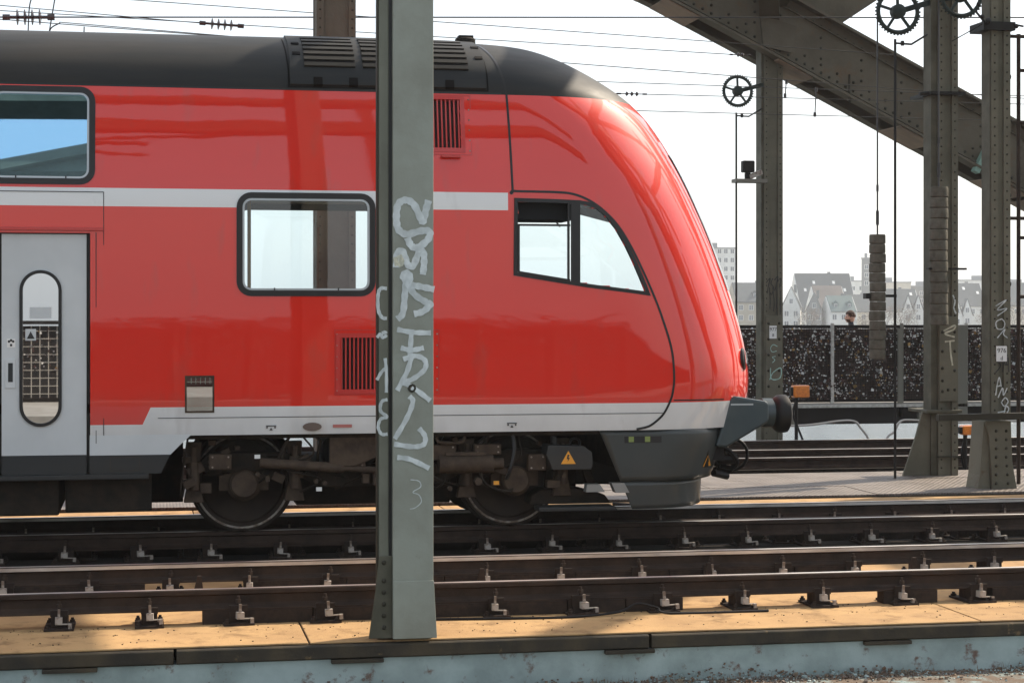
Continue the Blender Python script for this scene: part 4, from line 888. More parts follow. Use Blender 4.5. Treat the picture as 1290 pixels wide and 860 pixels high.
gs('graffiti', [[(112,125),(135,100),(125,140),(118,185)], [(150,100),(140,130),(155,150),(145,190),(135,180)], [(160,110),(180,90),(170,140),(160,170)], [(175,120),(198,100),(190,150)], [(130,150),(135,220),(133,270)], [(150,150),(158,230),(155,285)], [(170,140),(172,230),(170,300)], [(190,130),(195,210),(193,300)]], .014, 'black_tag', 31.296, C_, CX, 'black dripping 757 tag')
gs('graffiti', [[(135,600),(140,660),(190,655),(195,600),(150,625),(130,665)]], .016, 'mint_tag', 31.272, C_, CX); gs('graffiti', [[(175,480),(150,470),(135,490),(145,510),(170,505)], [(165,535),(145,540),(160,555),(145,570)]], .012, 'mint_tag', 31.272, C_, CX)

C_.location.x -= .06
AR = thing('bridge_arch', (11, 31.5, 0), 'riveted steel arch chord slanting down across the upper right', 'arch')
lo = [(2.0, 10.2), (6.0, 8.50), (8.60, 7.345), (10.6, 6.37), (12.8, 5.27), (15.3, 4.03), (18.5, 2.45), (22.0, .7)]
H_ = 1.12
for i in range(len(lo)-1):
    (xa, za), (xb, zb) = lo[i], lo[i+1]
    for y0, y1 in ((31.2, 31.23), (31.97, 32.0)):
        q = MB(); q.prism([(xa, za+.02), (xb-.004, zb+.02), (xb-.004, zb+H_), (xa, za+H_)], y0, y1); w_ = q.build('web_plate', 'arch_paint', AR)
        if y0 < 31.5:
            q = MB(); L = math.hypot(xb-xa, zb-za); nr = int(L/.16)
            for k in range(nr):
                t = (k+.5)/nr; x = xa+(xb-xa)*t; z = za+(zb-za)*t
                rivets(q, [(x, 31.2, z+.16), (x, 31.2, z+H_-.16)], .028)
                if k % 2: rivets(q, [(x, 31.2, z+.30)], .028)
                if k % 5 == 0: rivets(q, [(x, 31.2, z+H_*.36), (x, 31.2, z+H_*.52), (x, 31.2, z+H_*.68)], .028)
            q.build('rivets', 'rivet', w_)['kind'] = 'stuff'
    q = MB(); q.prism([(xa, za+H_), (xb, zb+H_), (xb, zb+H_+.05), (xa, za+H_+.05)], 31.02, 32.18); q.build('top_flange', 'arch_paint', AR)
    for y0, y1 in ((31.03, 31.33), (31.87, 32.17)):
        q = MB(); q.prism([(xa, za-.03), (xb, zb-.03), (xb, zb+.018), (xa, za+.018)], y0, y1); q.build('flange_angle', 'arch_paint', AR)
    for y0, o_ in ((31.15, .12), (31.15, H_-.14)):
        q = MB(); q.prism([(xa, za+o_-.05), (xb, zb+o_-.05), (xb, zb+o_-.03), (xa, za+o_-.03)], y0, 31.199); q.build('angle_leg', 'arch_paint', AR)
    k = 0; L = xb-xa; s_ = .0
    while s_+.75 < L+.01:
        t0, t1 = s_/L, (s_+.62)/L; q = MB(); q.prism([(xa+L*t0, za+(zb-za)*t0-.05), (xa+L*t1, za+(zb-za)*t1-.05), (xa+L*t1, za+(zb-za)*t1-.032), (xa+L*t0, za+(zb-za)*t0-.032)], 31.08, 32.12); q.build('batten_plate', 'arch_under', AR); s_ += 1.75
# the sister arches of the two nearer truss planes, out of view to the right
for dy, dx, l in ((-18.35, 0, 'arch chord of the near truss beyond the right edge'), (-8.0, 5.5, 'arch chord of the middle truss beyond the right edge')):
    t = thing('bridge_arch', (14+dx, 31.6+dy, 0), l, 'arch')
    for i in range(1, len(lo)-1):
        (xa, za), (xb, zb) = lo[i], lo[i+1]
        if xa+dx < 8: continue
        for y0, y1 in ((31.2, 31.26), (31.9, 31.96)): q = MB(); q.prism([(xa+dx, za), (xb+dx, zb), (xb+dx, zb+H_), (xa+dx, za+H_)], y0+dy, y1+dy); q.build('web_plate', 'arch_paint', t)
        q = MB(); q.prism([(xa+dx, za+H_), (xb+dx, zb+H_), (xb+dx, zb+H_+.05), (xa+dx, za+H_+.05)], 31.0+dy, 32.2+dy); q.build('top_flange', 'arch_paint', t)
        q = MB(); q.bar((xa+dx, 31.6+dy, za+1), (xb+dx, 31.6+dy, zb+7), .3, .35); q.build('diagonal', 'arch_paint', t)
# members that meet the arch at the pillar head
NODE = thing('truss_bracing', (10.6, 31.6, 6.9), 'steel braces meeting above the pillar at the top of the picture', 'bracing')
q = MB(); q.prism([(10.2, 6.9), (10.9, 6.78), (11.70, 6.93), (14.6, 8.82), (14.2, 9.3), (10.6, 7.3)], 31.25, 31.95); q.build('diagonal', 'arch_paint', NODE)
q = MB(); q.prism([(10.35, 6.55), (10.85, 6.45), (10.95, 6.9), (10.3, 7.1)], 31.14, 31.19); q.build('node_plate', 'arch_paint', NODE)
q = MB(); q.prism([(10.2, 7.2), (10.9, 7.2), (10.85, 11), (10.35, 11)], 31.3, 31.9); q.build('vertical', 'arch_paint', NODE)
q = MB(); q.bar((10.55, 31.4, 7.15), (8.6, 26, 9.3), .34, .42); q.build('lateral_brace', 'arch_paint', NODE)
q = MB(); q.bar((10.55, 31.3, 7.5), (10.25, 23.9, 9.6), .45, .55); q.build('cross_beam', 'arch_paint', NODE)
q = MB(); q.prism([(6.5, 8.75), (7.3, 8.4), (10.3, 7.45), (10.4, 7.9)], 31.35, 31.85); q.build('strut', 'arch_paint', NODE)
q = MB(); q.bar((14.2, 31.12, 4.45), (14.5, 31.12, 5.0), .10, .16, (0, 1, 0)); q.build('mint_bracket', 'mint_paint', AR)
for x in (11.9,): q = MB(); q.cyl((x, 31.14, 5.62), (x, 31.14, 6.1), .02, n=8); q.build('drain_pin', 'rivet', AR)

# tensioning wheels, hanging weights, guide rods
def tension_wheel(c, r, label, arm_to, grp='catenary tension wheels'):
    t = thing('tension_wheel', (c[0], c[1], c[2]-r), label, 'wheel', grp)
    q = MB(); q.torus(c, (0, 1, 0), r*.92, r*.10, 40, 8); q.build('rim', 'iron_green', t, smooth=True)
    q = MB(); 
    for k in range(40):
        a = 2*math.pi*k/40; q.obox((c[0]+math.cos(a)*r*1.02, c[1], c[2]+math.sin(a)*r*1.02), (.022, .03, .018), Matrix.Rotation(-a, 3, 'Y'))
    q.build('ratchet_teeth', 'iron_green', t)['kind'] = 'stuff'
    for k in range(5):
        a = 2*math.pi*k/5+.35; q = MB(); q.bar(c, (c[0]+math.cos(a)*r*.88, c[1], c[2]+math.sin(a)*r*.88), .03, .035, (0, 1, 0)); q.build('spoke', 'iron_green', t)
    q = MB(); q.lathe((c[0], c[1]-.07, c[2]), (0, 1, 0), [(0, r*.2), (.02, r*.32), (.12, r*.32), (.14, r*.2)], 20); q.build('hub', 'iron_green', t, smooth=True)
    q = MB(); q.bar((c[0], c[1]+.04, c[2]), arm_to, .05, .07); q.bar((c[0], c[1]-.05, c[2]), arm_to, .03, .05); q.build('bracket_arm', 'iron_green', t)
    return t
tension_wheel((9.88, 31.1, 5.767), .265, 'spoked green tension wheel left of the pillar beside the train nose', (10.42, 31.35, 5.92))
tension_wheel((9.482, 23.1, 5.865), .29, 'spoked tension wheel above the left stack of hanging weights', (10.05, 23.4, 6.05))
tension_wheel((10.26, 22.9, 6.07), .29, 'spoked tension wheel at the top edge above the right stack of weights', (10.25, 23.35, 6.1))
def weights(xc, yc, z0, z1, n, r, label, top):
    t = thing('hanging_weight', (xc, yc, z0), label, 'weight', 'concrete tension weights'); h = (z1-z0)/n
    for k in range(n):
        q = MB(); dx = random.uniform(-.006, .006); q.lathe((xc+dx, yc, z0+k*h), (0, 0, 1), [(0, r*.92), (.012, r), (h-.02, r*.99), (h-.004, r*.93)], 20); q.build('weight_disc', 'concrete', t, smooth=True, angle=30)
    q = MB(); q.cyl((xc, yc, z1), (xc, yc, top), .011, n=6); q.cyl((xc, yc, z1+.12), (xc, yc, z1+.30), .022, n=8); q.cyl((xc, yc, z1+.55), (xc, yc, z1+.63), .018, n=8); q.build('suspension_wire', 'wire', t)
    return t
t = weights(9.205, 23.1, 1.41, 3.007, 13, .104, 'stack of concrete discs hanging free left of the riveted pillar', 5.85)
q = MB(); q.box((9.04, 23.08, 2.20), (9.46, 23.12, 2.235)); q.box((9.03, 23.05, 2.18), (9.09, 23.15, 2.25)); q.build('guide_arm', 'iron_black', t)
t = weights(9.955, 22.9, 1.84, 3.613, 13, .116, 'stack of concrete discs hanging in front of the riveted pillar', 6.0)
q = MB(); q.box((9.80, 22.86, 2.55), (10.32, 22.94, 2.575)); q.build('guide_arm', 'iron_black', t)
for x, y, z0, z1, l in ((9.445, 23.1, .0, 5.51, 'thin upright guide rod beside the left hanging weights'), (9.855, 31.1, -.5, 5.40, 'thin upright guide rod beside the train nose below the green wheel')):
    t = thing('guide_rod', (x, y, z0), l, 'rod'); q = MB(); q.cyl((x, y, z0-.12), (x, y, z1), .018, n=8); q.build('rod', 'iron_black', t); q = MB(); q.tube([(x, y, z1-.05), (x+.22, y, z1-.06), (x+.52, y+.2, z1+.1)], .014); q.cyl((x+.1, y, z1-.08), (x+.1, y, z1-.02), .025, n=8); q.build('stay', 'iron_black', t)
t = thing('floodlight', (10.03, 31.0, 4.2), 'small lamp unit on a bracket left of the arch pillar', 'lamp')
q = MB(); q.box((9.80, 30.95, 4.21), (10.36, 31.2, 4.27)); q.build('bracket_arm', 'post_grey', t); q = MB(); q.box((9.93, 30.95, 4.38), (10.14, 31.1, 4.58)); q.box((9.98, 30.98, 4.27), (10.08, 31.06, 4.38)); q.build('lamp_body', 'iron_black', t, bevel=.02); q = MB(); q.bar((10.05, 31, 4.3), (10.3, 31.1, 4.4), .06, .08); q.build('stay', 'clip_steel', t)
t = thing('access_ladder', (10.7, 22.0, -.12), 'rusty iron ladder post at the right edge of the picture', 'ladder')
for x in (10.615, 11.05): q = MB(); q.cyl((x, 22, -.12), (x, 22, 5.45), .025, n=10); q.build('stile', 'rail_rust', t)
for z in (5.42, 5.0, 4.35, 3.17, 2.93, 2.2): q = MB(); q.cyl((10.45 if z in (5.42, 3.17) else 10.615, 22, z), (11.05, 22, z), .022, n=8); q.build('rung', 'rail_rust', t)

# ================================================================== OVERHEAD WIRES
def sag(a, b_, s_, n=18): return [Vector(a).lerp(Vector(b_), i/n)-Vector((0, 0, 4*s_*(i/n)*(1-i/n))) for i in range(n+1)]
WR = [((-12, 25, 5.46), (13, 25, 6.18), 0, 'level overhead wire running straight across the top of the sky'), ((-8, 26, 6.43), (1.2, 26, 5.87), .0, 'overhead wire ending at the small insulator above the train roof'),
 ((-1.09, 25, 5.71), (3.2, 25, 5.47), .0, 'short overhead wire dipping to the train roof at upper left'), ((-6, 25, 6.27), (10.3, 25, 5.58), 0, 'overhead wire sloping from top left to the arch'),
 ((-6, 25, 5.97), (8.06, 25, 5.52), 0, 'overhead wire ending at the pillar just below the arch'), ((-3, 24, 5.64), (13, 24, 4.83), 0, 'overhead wire crossing the sky above the green wheel'),
 ((-3, 26, 5.33), (14, 26, 5.16), 0, 'overhead wire level with the top of the green wheel'), ((5.9, 25, 4.96), (13.8, 25, 4.93), 0, 'overhead wire with small insulator right of the train roof'),
 ((-2, 25, 4.78), (14, 25, 4.69), 0, 'lowest overhead wire meeting the guide rod')]
for i, (a, b_, s_, l) in enumerate(WR):
    t = thing('overhead_wire', ((a[0]+b_[0])/2, a[1], (a[2]+b_[2])/2), l, 'wire', 'overhead wires'); q = MB(); q.tube(sag(a, b_, s_), .006 if i else .010, 6); q.build('wire_strand', 'wire', t)
def insul(p, d, n, r, sp, label):
    t = thing('insulator', p, label, 'insulator'); p = Vector(p); d = Vector(d).normalized(); q = MB(); L = (n+3)*sp
    q.cyl(p-d*L/2, p+d*L/2, r*.22, n=8); q.cyl(p-d*L/2, p-d*L*.36, r*.4, n=8); q.cyl(p+d*L*.36, p+d*L/2, r*.4, n=8); q.build('core', 'insulator', t)
    for k in range(n):
        c = p+d*(k-(n-1)/2)*sp; q = MB(); q.lathe(c-d*.02, d, [(0, r*.25), (.012, r), (.024, r), (.042, r*.3)], 16); q.build('shed', 'insulator', t, smooth=True)
insul((-1.47, 25, 5.762), (1, 0, .03), 4, .10, .092, 'brown disc insulator at the top left corner'); insul((1.0, 25.98, 5.885), (1, 0, -.05), 4, .075, .085, 'small disc insulator above the train roof')
insul((6.45, 25, 4.958), (1, 0, 0), 3, .03, .07, 'tiny insulator on a wire right of the train roof'); insul((7.98, 25, 5.525), (1, 0, 0), 2, .03, .06, 'tiny insulator fixed to the pillar under the arch')
t = thing('jumper_wires', (-1.2, 25, 5.4), 'thin drooping jumper wires beside the top left insulator', 'wire')
for P in ([(-1.40, 25, 6.1), (-1.46, 25, 5.9), (-1.48, 25, 5.5), (-1.49, 25, 5.3)], [(-1.13, 25, 6.1), (-1.18, 25, 5.8), (-1.22, 25, 5.55)], [(-1.22, 25, 5.45), (-1.2, 25, 5.62), (-1.08, 25, 5.70)], [(-.78, 25, 5.66), (-.79, 25, 5.4)]): q = MB(); q.tube(catmull(P), .009); q.build('wire_strand', 'wire', t)
for k, (x, z0, z1) in enumerate(((9.05, 4.7, 5.10), (8.62, 4.95, 5.2), (13.2, 4.7, 5.2))):
    t = thing('dropper', (x, 25, z0), ('short dropper wire right of the arch pillar', 'short dropper wire behind the arch pillar', 'short dropper wire near the right edge')[k], 'wire'); q = MB(); q.cyl((x, 25, z0), (x+.02, 25, z1), .008, n=6); q.cyl((x, 25, z0), (x, 25, z0+.06), .02, n=6); q.cyl((x+.02, 25, z1-.06), (x+.02, 25, z1), .02, n=6); q.build('wire_strand', 'wire', t)

# ================================================================== LINESIDE SMALL THINGS
def lamp_box(x, y, z, w_, h, label, zb):
    t = thing('marker_lamp', (x, y, zb), label, 'lamp'); q = MB(); q.box((x-w_/2, y-.08, z-h/2), (x+w_/2, y+.08, z+h/2)); q.build('lamp_housing', 'orange_lamp', t, bevel=.02); q = MB(); q.box((x-w_/2-.04, y-.06, z-h*.35), (x-w_/2, y+.06, z+h*.35)); q.build('lamp_back', 'iron_black', t, bevel=.01); q = MB(); q.cyl((x-w_*.25, y, zb), (x-w_*.25, y, z-h/2), .03, n=8); q.build('stem', 'iron_black', t)
    q = MB(); q.tube(catmull([(x-w_*.2, y, z-h/2), (x-w_*.45, y, z-.35), (x-w_*.1, y, z-.62), (x+w_*.9, y, zb+.02)]), .018); q.build('cable', 'cable_black', t)
lamp_box(10.36, 29.3, .735, .27, .20, 'orange box lamp beside the buffer of the train', -.52); lamp_box(11.05, 24.4, .40, .24, .13, 'orange box lamp between the two right pillars', -.52)
t = thing('cable_pipe', (11.6, 30.0, -.3), 'pale bent cable pipes arching over the far track bed', 'pipe')
for P in ([(9.9, 30, .14), (10.7, 30, .145), (11.3, 30, .21), (11.55, 30, .20), (11.65, 30, .10), (11.80, 30, -.12), (11.82, 30, -.53)], [(12.1, 30, -.53), (12.12, 30, -.1), (12.25, 30, .02), (12.36, 30, .19), (12.6, 30, .21), (13.2, 30, .16), (14.5, 30, .18)]): q = MB(); q.tube(catmull(P), .02); q.build('pipe', 'pale_pipe', t, smooth=True)
t = thing('track_cable', (8, 20.3, -.26), 'black cable lying across the ochre strip behind the snow plough', 'cable'); q = MB(); q.tube(catmull([(5.1, 20.6, -.122), (5.6, 20.2, -.12), (6.4, 20.0, -.12), (8.5, 19.9, -.12), (11, 19.9, -.12), (14, 19.95, -.12)]), .02); q.build('cable_sheath', 'cable_black', t, smooth=True)
t = thing('track_cable', (5, 13.78, -.27), 'thin black cable lying loose beside the nearest rail', 'cable'); q = MB(); q.tube(catmull([(2.0, 13.80, -.238), (2.6, 13.73, -.238), (3.1, 13.71, -.238), (3.45, 13.76, -.22), (3.6, 13.80, -.17), (3.75, 13.79, -.2), (3.85, 13.74, -.238), (4.6, 13.72, -.238)]), .010); q.build('cable_sheath', 'cable_black', t, smooth=True)

# ================================================================== FOOTWAY FENCE WITH PADLOCKS, WALKER
q = MB(); q.box((-14, 34.9, .12), (30, 39.5, .26)); fw = struct('far_footway', q, 'concrete_slab')
t = thing('footway_girder', (12, 35, -.2), 'dark steel girder carrying the far footway above the river', 'girder')
q = MB(); q.box((-14, 34.86, -.14), (30, 34.95, .18)); q.build('web_plate', 'fence_iron', t); q = MB(); q.box((-14, 34.70, .185), (30, 34.95, .235)); q.build('kerb_edge', 'post_light', t)
for x in (9.2, 11.95, 14.7, 17.4): q = MB(); q.box((x, 34.76, -.14), (x+.28, 34.858, .18)); q.build('stiffener', 'post_grey', t)
F = thing('padlock_fence', (13, 35, .26), 'dark mesh fence covered with padlocks along the far footway', 'fence')
FX0, FX1 = 8.3, 19.0
q = MB(); q.box((FX0, 34.96, 1.70), (FX1, 35.04, 1.765)); q.build('top_rail', 'fence_iron', F); q = MB(); q.box((FX0, 34.97, .275), (FX1, 35.03, .33)); q.build('bottom_rail', 'fence_iron', F)
for k, x in enumerate((8.8, 10.2, 11.6, 13.0, 14.42, 15.75, 17.2, 18.6)):
    q = MB(); q.box((x-.028, 34.91, .24), (x+.028, 34.965, 1.80)); q.build('post', 'post_light' if k in (3, 5) else 'post_grey', F)
q = MB(); q.box((14.32, 34.86, .0), (14.40, 34.91, 1.70)); q.box((15.47, 34.70, -.1), (15.68, 34.84, 1.76)); q.build('broad_post', 'post_grey', F)
q = MB(); x = FX0
while x < FX1: q.box((x, 35.0, .33), (x+.006, 35.004, 1.70)); x += .05
z = .36
while z < 1.7: q.box((FX0, 34.994, z), (FX1, 34.9985, z+.006)); z += .05
q.build('wire_mesh', 'fence_iron', F)['kind'] = 'stuff'
LM = ['lock_black', 'lock_brown', 'lock_red', 'lock_brass', 'lock_steel', 'lock_white']
for n_, c, r_, me_ in zip(LM, ((.014, .011, .010), (.06, .032, .024), (.07, .022, .018), (.32, .20, .08), (.45, .45, .46), (.75, .73, .70)), (.6, .6, .5, .35, .3, .45), (0, 0, 0, .7, .8, 0)): mat(n_, c, r_, metal=me_)
q = MB(); LW = [28, 34, 12, 4, 11, 13]
for i in range(30000):
    x = random.uniform(FX0, FX1); z = random.uniform(.35, 1.69)
    if math.sin(x*5.3+2*math.sin(z*4))+math.sin(z*7.1+3*math.sin(x*2.3)) < random.uniform(-2.2, 1.2): continue
    y = 34.99-random.uniform(.005, .075)*(1 if random.random() < .8 else -1)
    z = round((z-.36)/.05)*.05+.345+random.uniform(-.012, .012); big = random.random() < .07
    s_ = random.uniform(.030, .048) if big else random.uniform(.010, .025); q.m = random.choices(range(6), LW if not big else [30, 30, 14, 10, 8, 8])[0]; a = random.uniform(-.6, .6)
    mx = Matrix.Rotation(a, 3, 'Y') @ Matrix.Rotation(random.uniform(-.7, .7), 3, 'Z')
    q.obox((x, y, z), (s_*random.uniform(1, 1.5), s_*.55, s_*random.uniform(1, 1.4)), mx)
q.build('padlocks', LM, F)['kind'] = 'stuff'
q = MB(); q.box((FX0, 35.08, .27), (FX1, 35.10, 1.69)); q.build('fence_backing', 'lock_brown', F)

R_ = thing('padlock_fence', (2, -3.2, .3), 'dark padlock fence on the near footway behind the camera', 'fence')
for z0, z1 in ((.32, .38), (1.78, 1.85)): q = MB(); q.box((-22, -3.24, z0), (26, -3.16, z1)); q.build('rail', 'fence_iron', R_)
for k in range(33): q = MB(); q.box((-22+k*1.5, -3.26, .3), (-21.94+k*1.5, -3.2, 1.9)); q.build('post', 'post_grey', R_)
q = MB(); q.box((-22, -3.30, .3), (26, -3.28, 1.75)); q.build('fence_backing', 'lock_black', R_)  # black sheet added so the lower coach side mirrors something dark
q = MB()
for i in range(2600):
    x = random.uniform(-6, 14); z = random.uniform(.9, 1.7); s_ = random.uniform(.012, .03); q.m = random.choices(range(6), LW)[0]; q.obox((x, -3.2+random.uniform(-.05, .03), z), (s_*1.2, s_*.6, s_*1.3), Matrix.Rotation(random.uniform(-.6, .6), 3, 'Y'))
q.build('padlocks', LM, R_)['kind'] = 'stuff'
q = MB()
for k in range(120): q.box((-6+k*.16, -3.275, .38), (-5.985+k*.16, -3.268, 1.75))
for k in range(9): q.box((-6, -3.267, .45+k*.15), (14, -3.262, .462+k*.15))
q.build('wire_mesh', 'pale_pipe', R_)['kind'] = 'stuff'
# neighbouring bridge girders added unseen behind the camera for coach windows and paint to mirror
t = thing('mirrored_girders', (0, -9, 0), 'unseen riveted girders of the neighbouring bridge, added behind the camera to be mirrored', 'bridge')
for a, b_, w_, h in (((-22, -9, 12.9), (-1.5, -9, 13.2), .5, .28), ((-22, -9.6, 14.7), (0, -9.6, 15.1), .5, .32), ((-22, -9, 16.6), (16, -9, 17.2), 1.0, 1.2), ((-12, -9.3, 13.0), (3, -9.3, 16.4), .35, .25), ((-14, -9.3, 16.6), (0, -9.3, 13.6), .35, .22), ((-22, -9, 19.5), (16, -9, 20.5), .8, .6)): q = MB(); q.bar(a, b_, w_, h); q.build('girder', 'bridge_paint', t)
for x in (-14, -6.4, 5.2): q = MB(); q.box((x, -9.3, -14), (x+.35, -8.8, 20)); q.build('post', 'bridge_paint', t)
# walker behind the fence
PX, PY, PZ = 14.19, 37.0, .26
PR = thing('person', (PX, PY, PZ), 'person with dark reddish hair and beard in a dark jacket walking left behind the fence', 'person')
def skin(name, vs, es, rad, m_, root=0, sub=2):
    me = bpy.data.meshes.new(name); me.from_pydata(vs, es, []); me.materials.append(MT[m_]); o = bpy.data.objects.new(name, me); COL.objects.link(o); o.parent = PR
    sm = o.modifiers.new('skin', 'SKIN'); me.skin_vertices or None
    for i, r_ in enumerate(rad): me.skin_vertices[0].data[i].radius = r_ if isinstance(r_, tuple) else (r_, r_)
    me.skin_vertices[0].data[root].use_root = True
    s2 = o.modifiers.new('sub', 'SUBSURF'); s2.levels = s2.render_levels = sub
    for p in me.polygons: p.use_smooth = True
    sm.use_smooth_shade = True; return o
bv = [(0,0,.95),(0,0,1.12),(0,0,1.32),(-.01,0,1.44),(-.02,0,1.52),(-.03,0,1.60), (0,-.19,1.40),(.05,-.23,1.14),(-.06,-.22,.92), (0,.19,1.40),(-.05,.23,1.14),(-.2,.21,.98), (-.02,-.1,.90),(-.16,-.1,.5),(-.10,-.1,.09),(-.24,-.1,.04), (.02,.1,.90),(.10,.1,.5),(.26,.1,.12),(.15,.1,.04), (-.07,-.22,.84), (-.24,.21,.91)]
be = [(0,1),(1,2),(2,3),(3,4),(4,5),(2,6),(6,7),(7,8),(2,9),(9,10),(10,11),(0,12),(12,13),(13,14),(14,15),(0,16),(16,17),(17,18),(18,19),(8,20),(11,21)]
brd = [(.13,.17),(.12,.15),(.12,.18),(.06,.08),(.055,.055),(.06,.06),(.075,.07),(.055,.055),(.04,.04),(.075,.07),(.055,.055),(.04,.04),(.095,.09),(.065,.065),(.045,.045),(.04,.045),(.095,.09),(.065,.065),(.045,.045),(.04,.045),(.03,.035),(.03,.035)]
skin('body', bv, be, brd, 'jacket')
q = MB()   # head: egg with brow, nose, chin, ears
hc = Vector((PX-.035, PY, PZ+1.645)); NU, NV = 24, 18
for i in range(NV+1):
    t_ = math.pi*i/NV
    for j in range(NU):
        p = 2*math.pi*j/NU; d = Vector((math.sin(t_)*math.cos(p), math.sin(t_)*math.sin(p), math.cos(t_)))
        r_ = Vector((.098, .076, .118)); v = Vector((d.x*r_.x, d.y*r_.y, d.z*r_.z))
        if d.x < -.4 and abs(d.y) < .3 and -.25 < d.z < .12: v.x -= .026*(1-abs(d.y)/.3)
        if d.z < -.5 and d.x < 0: v.x -= .018; v.z += .008
        if abs(d.y) > .9 and abs(d.z) < .3: v.y *= 1.14
        q.v.append(tuple(hc+v))
for i in range(NV):
    for j in range(NU): q.f.append((i*NU+j, (i+1)*NU+j, (i+1)*NU+(j+1) % NU, i*NU+(j+1) % NU)); q.mi.append(0)
hd = q.build('head', 'skin', PR, smooth=True)
q = MB()
for i in range(420):
    th = random.uniform(0, 2*math.pi); ph = random.uniform(0, 1.55); d = Vector((math.sin(ph)*math.cos(th), math.sin(ph)*math.sin(th), math.cos(ph)))
    if d.x < -.55 and d.z < .55: continue
    q.ball(hc+Vector((d.x*.102, d.y*.08, d.z*.122+.008))+Vector((random.uniform(-.008, .008),)*3), random.uniform(.010, .022), 5, 3)
for i in range(120):
    d = Vector((random.uniform(-.9, -.1), random.choice((-1, 1))*random.uniform(.3, .9), random.uniform(-1, -.35))).normalized(); q.ball(hc+Vector((d.x*.105, d.y*.077, d.z*.115)), .012, 5, 3)
q.build('hair', 'hair', PR, smooth=True)
for sy in (-1, 1):
    q = MB(); q.ball(hc+Vector((-.088, sy*.03, .01)), .010, 8, 5); q.build('eye', 'sign_ink', hd, smooth=True)
    q = MB(); q.torus(hc+Vector((.008, sy*.08, -.005)), (0, 1, 0), .02, .008, 12, 6); q.build('ear', 'skin', hd, smooth=True)

# ================================================================== CITY ON THE FAR BANK
for n_, c in (('wall_white', (.66, .66, .63)), ('wall_cream', (.55, .50, .41)), ('wall_beige', (.33, .29, .22)), ('wall_grey', (.17, .18, .18)), ('roof_slate', (.042, .055, .062)), ('roof_brown', (.105, .085, .075)), ('roof_green', (.065, .11, .11)), ('roof_pale', (.22, .23, .24))): mat(n_, c, .85, col2=tuple(v*.82 for v in c), scale=.3)
mat('far_window', (.06, .08, .10), .25); mat('far_trim', (.7, .7, .68), .7)
GZ = -9.0
winq = MB(); winq.box((-.5, -.06, -.7), (.5, .02, .7)); WIN = winq.mesh('window', 'far_window')
trq = MB()
for a, b_ in (((-.6, -.09, -.8), (-.5, .0, .8)), ((.5, -.09, -.8), (.6, .0, .8)), ((-.5, -.09, .7), (.5, .0, .8)), ((-.5, -.09, -.8), (.5, .0, -.7)), ((-.04, -.085, -.7), (.04, -.06, .7))): trq.box(a, b_)
TRM = trq.mesh('window_frame', 'far_trim')
def house(x, y, w_, d, ez, rz, yaw, wall, roofm, label, gable=True, nx=3, nz=3, dorm=0, sky_=0, flat=False, tower=False, chim=True):
    """gable=True: ridge runs along local y (gable to the front); False: ridge along local x (roof slope to the front)"""
    t = thing('house' if not flat else 'apartment_block', (x, y, GZ), label, 'house' if not flat else 'building', 'houses on the far bank'); t.rotation_euler = (0, 0, R(yaw))
    OFF[t.name] = Vector((0, 0, 0)); h, e = rz-GZ, ez-GZ
    q = MB()
    if flat: q.box((-w_/2, 0, 0), (w_/2, d, h))
    elif gable: q.prism([(-w_/2, 0), (w_/2, 0), (w_/2, e), (0, h), (-w_/2, e)], 0, d)
    else: q.prism([(0, 0), (d, 0), (d, e), (d/2, h), (0, e)], -w_/2, w_/2, 'x')
    q.build('wall', wall, t)
    q = MB(); k = .25
    if flat: q.box((-w_/2-.2, -.2, h), (w_/2+.2, d+.2, h+.4)); q.box((-w_*.2, d*.3, h+.4), (w_*.1, d*.6, h+2.0))
    elif gable:
        for s_ in (-1, 1): q.prism([(s_*(w_/2+.4), e-.25), (0, h+.12), (0, h+.12+k), (s_*(w_/2+.4), e-.25+k)], .25, d+.3)
    else:
        for s_ in (-1, 1): q.prism([(d/2+s_*(d/2+.4), e-.25), (d/2, h+.12), (d/2, h+.12+k), (d/2+s_*(d/2+.4), e-.25+k)], -w_/2+.25, w_/2-.25, 'x')
    rf = q.build('roof', roofm, t)
    if chim and not flat: q = MB(); q.box((w_*.12, d*.55, h-1.5), (w_*.12+.8, d*.55+.8, h+.9)); q.build('chimney', 'wall_grey', rf)
    def win(px, pz, sx=1, sz=1, py=0):
        o = bpy.data.objects.new('window', WIN); COL.objects.link(o); o.parent = t; o.location = (px, py, pz); o.scale = (sx, 1, sz)
        f_ = bpy.data.objects.new('window_frame', TRM); COL.objects.link(f_); f_.parent = o
    for iz in range(nz):
        zz = e-1.7-iz*2.9
        for ix in range(nx): win(-w_/2+w_*(ix+.5)/nx, zz, min(1.15, w_/nx*.55), 1)
    if gable and not flat and h-e > 3: win(0, e+(h-e)*.32, .9, .9)
    for k in range(dorm):
        px = -w_/2+w_*(k+.5)/dorm; pz = e+(h-e)*.30; py = d/2*.30
        q = MB(); q.prism([(px-.8, pz-.4), (px+.8, pz-.4), (px+.8, pz+1.1), (px, pz+1.8), (px-.8, pz+1.1)], py-.3, py+2.5); dm = q.build('dormer', roofm, t); win(px, pz+.3, .7, .7, py-.35)
    for k in range(sky_):
        px = -w_/2+w_*(.15+.7*k/max(1, sky_-1)); a = .55+.2*(k % 2); pz = e+(h-e)*a+.2; py = d/2*a; q = MB(); sl_ = math.atan2(h-e, d/2); q.obox((px, py, pz+.22), (.8, 1.1, .12), Matrix.Rotation(sl_, 3, 'X')); q.build('skylight', 'far_trim', t)
    return t
house(184.5, 604, 13, 12, 24, 23.2, -3, 'wall_white', 'roof_pale', 'pale apartment block with banded windows beside the train nose', flat=True, nx=6, nz=8)
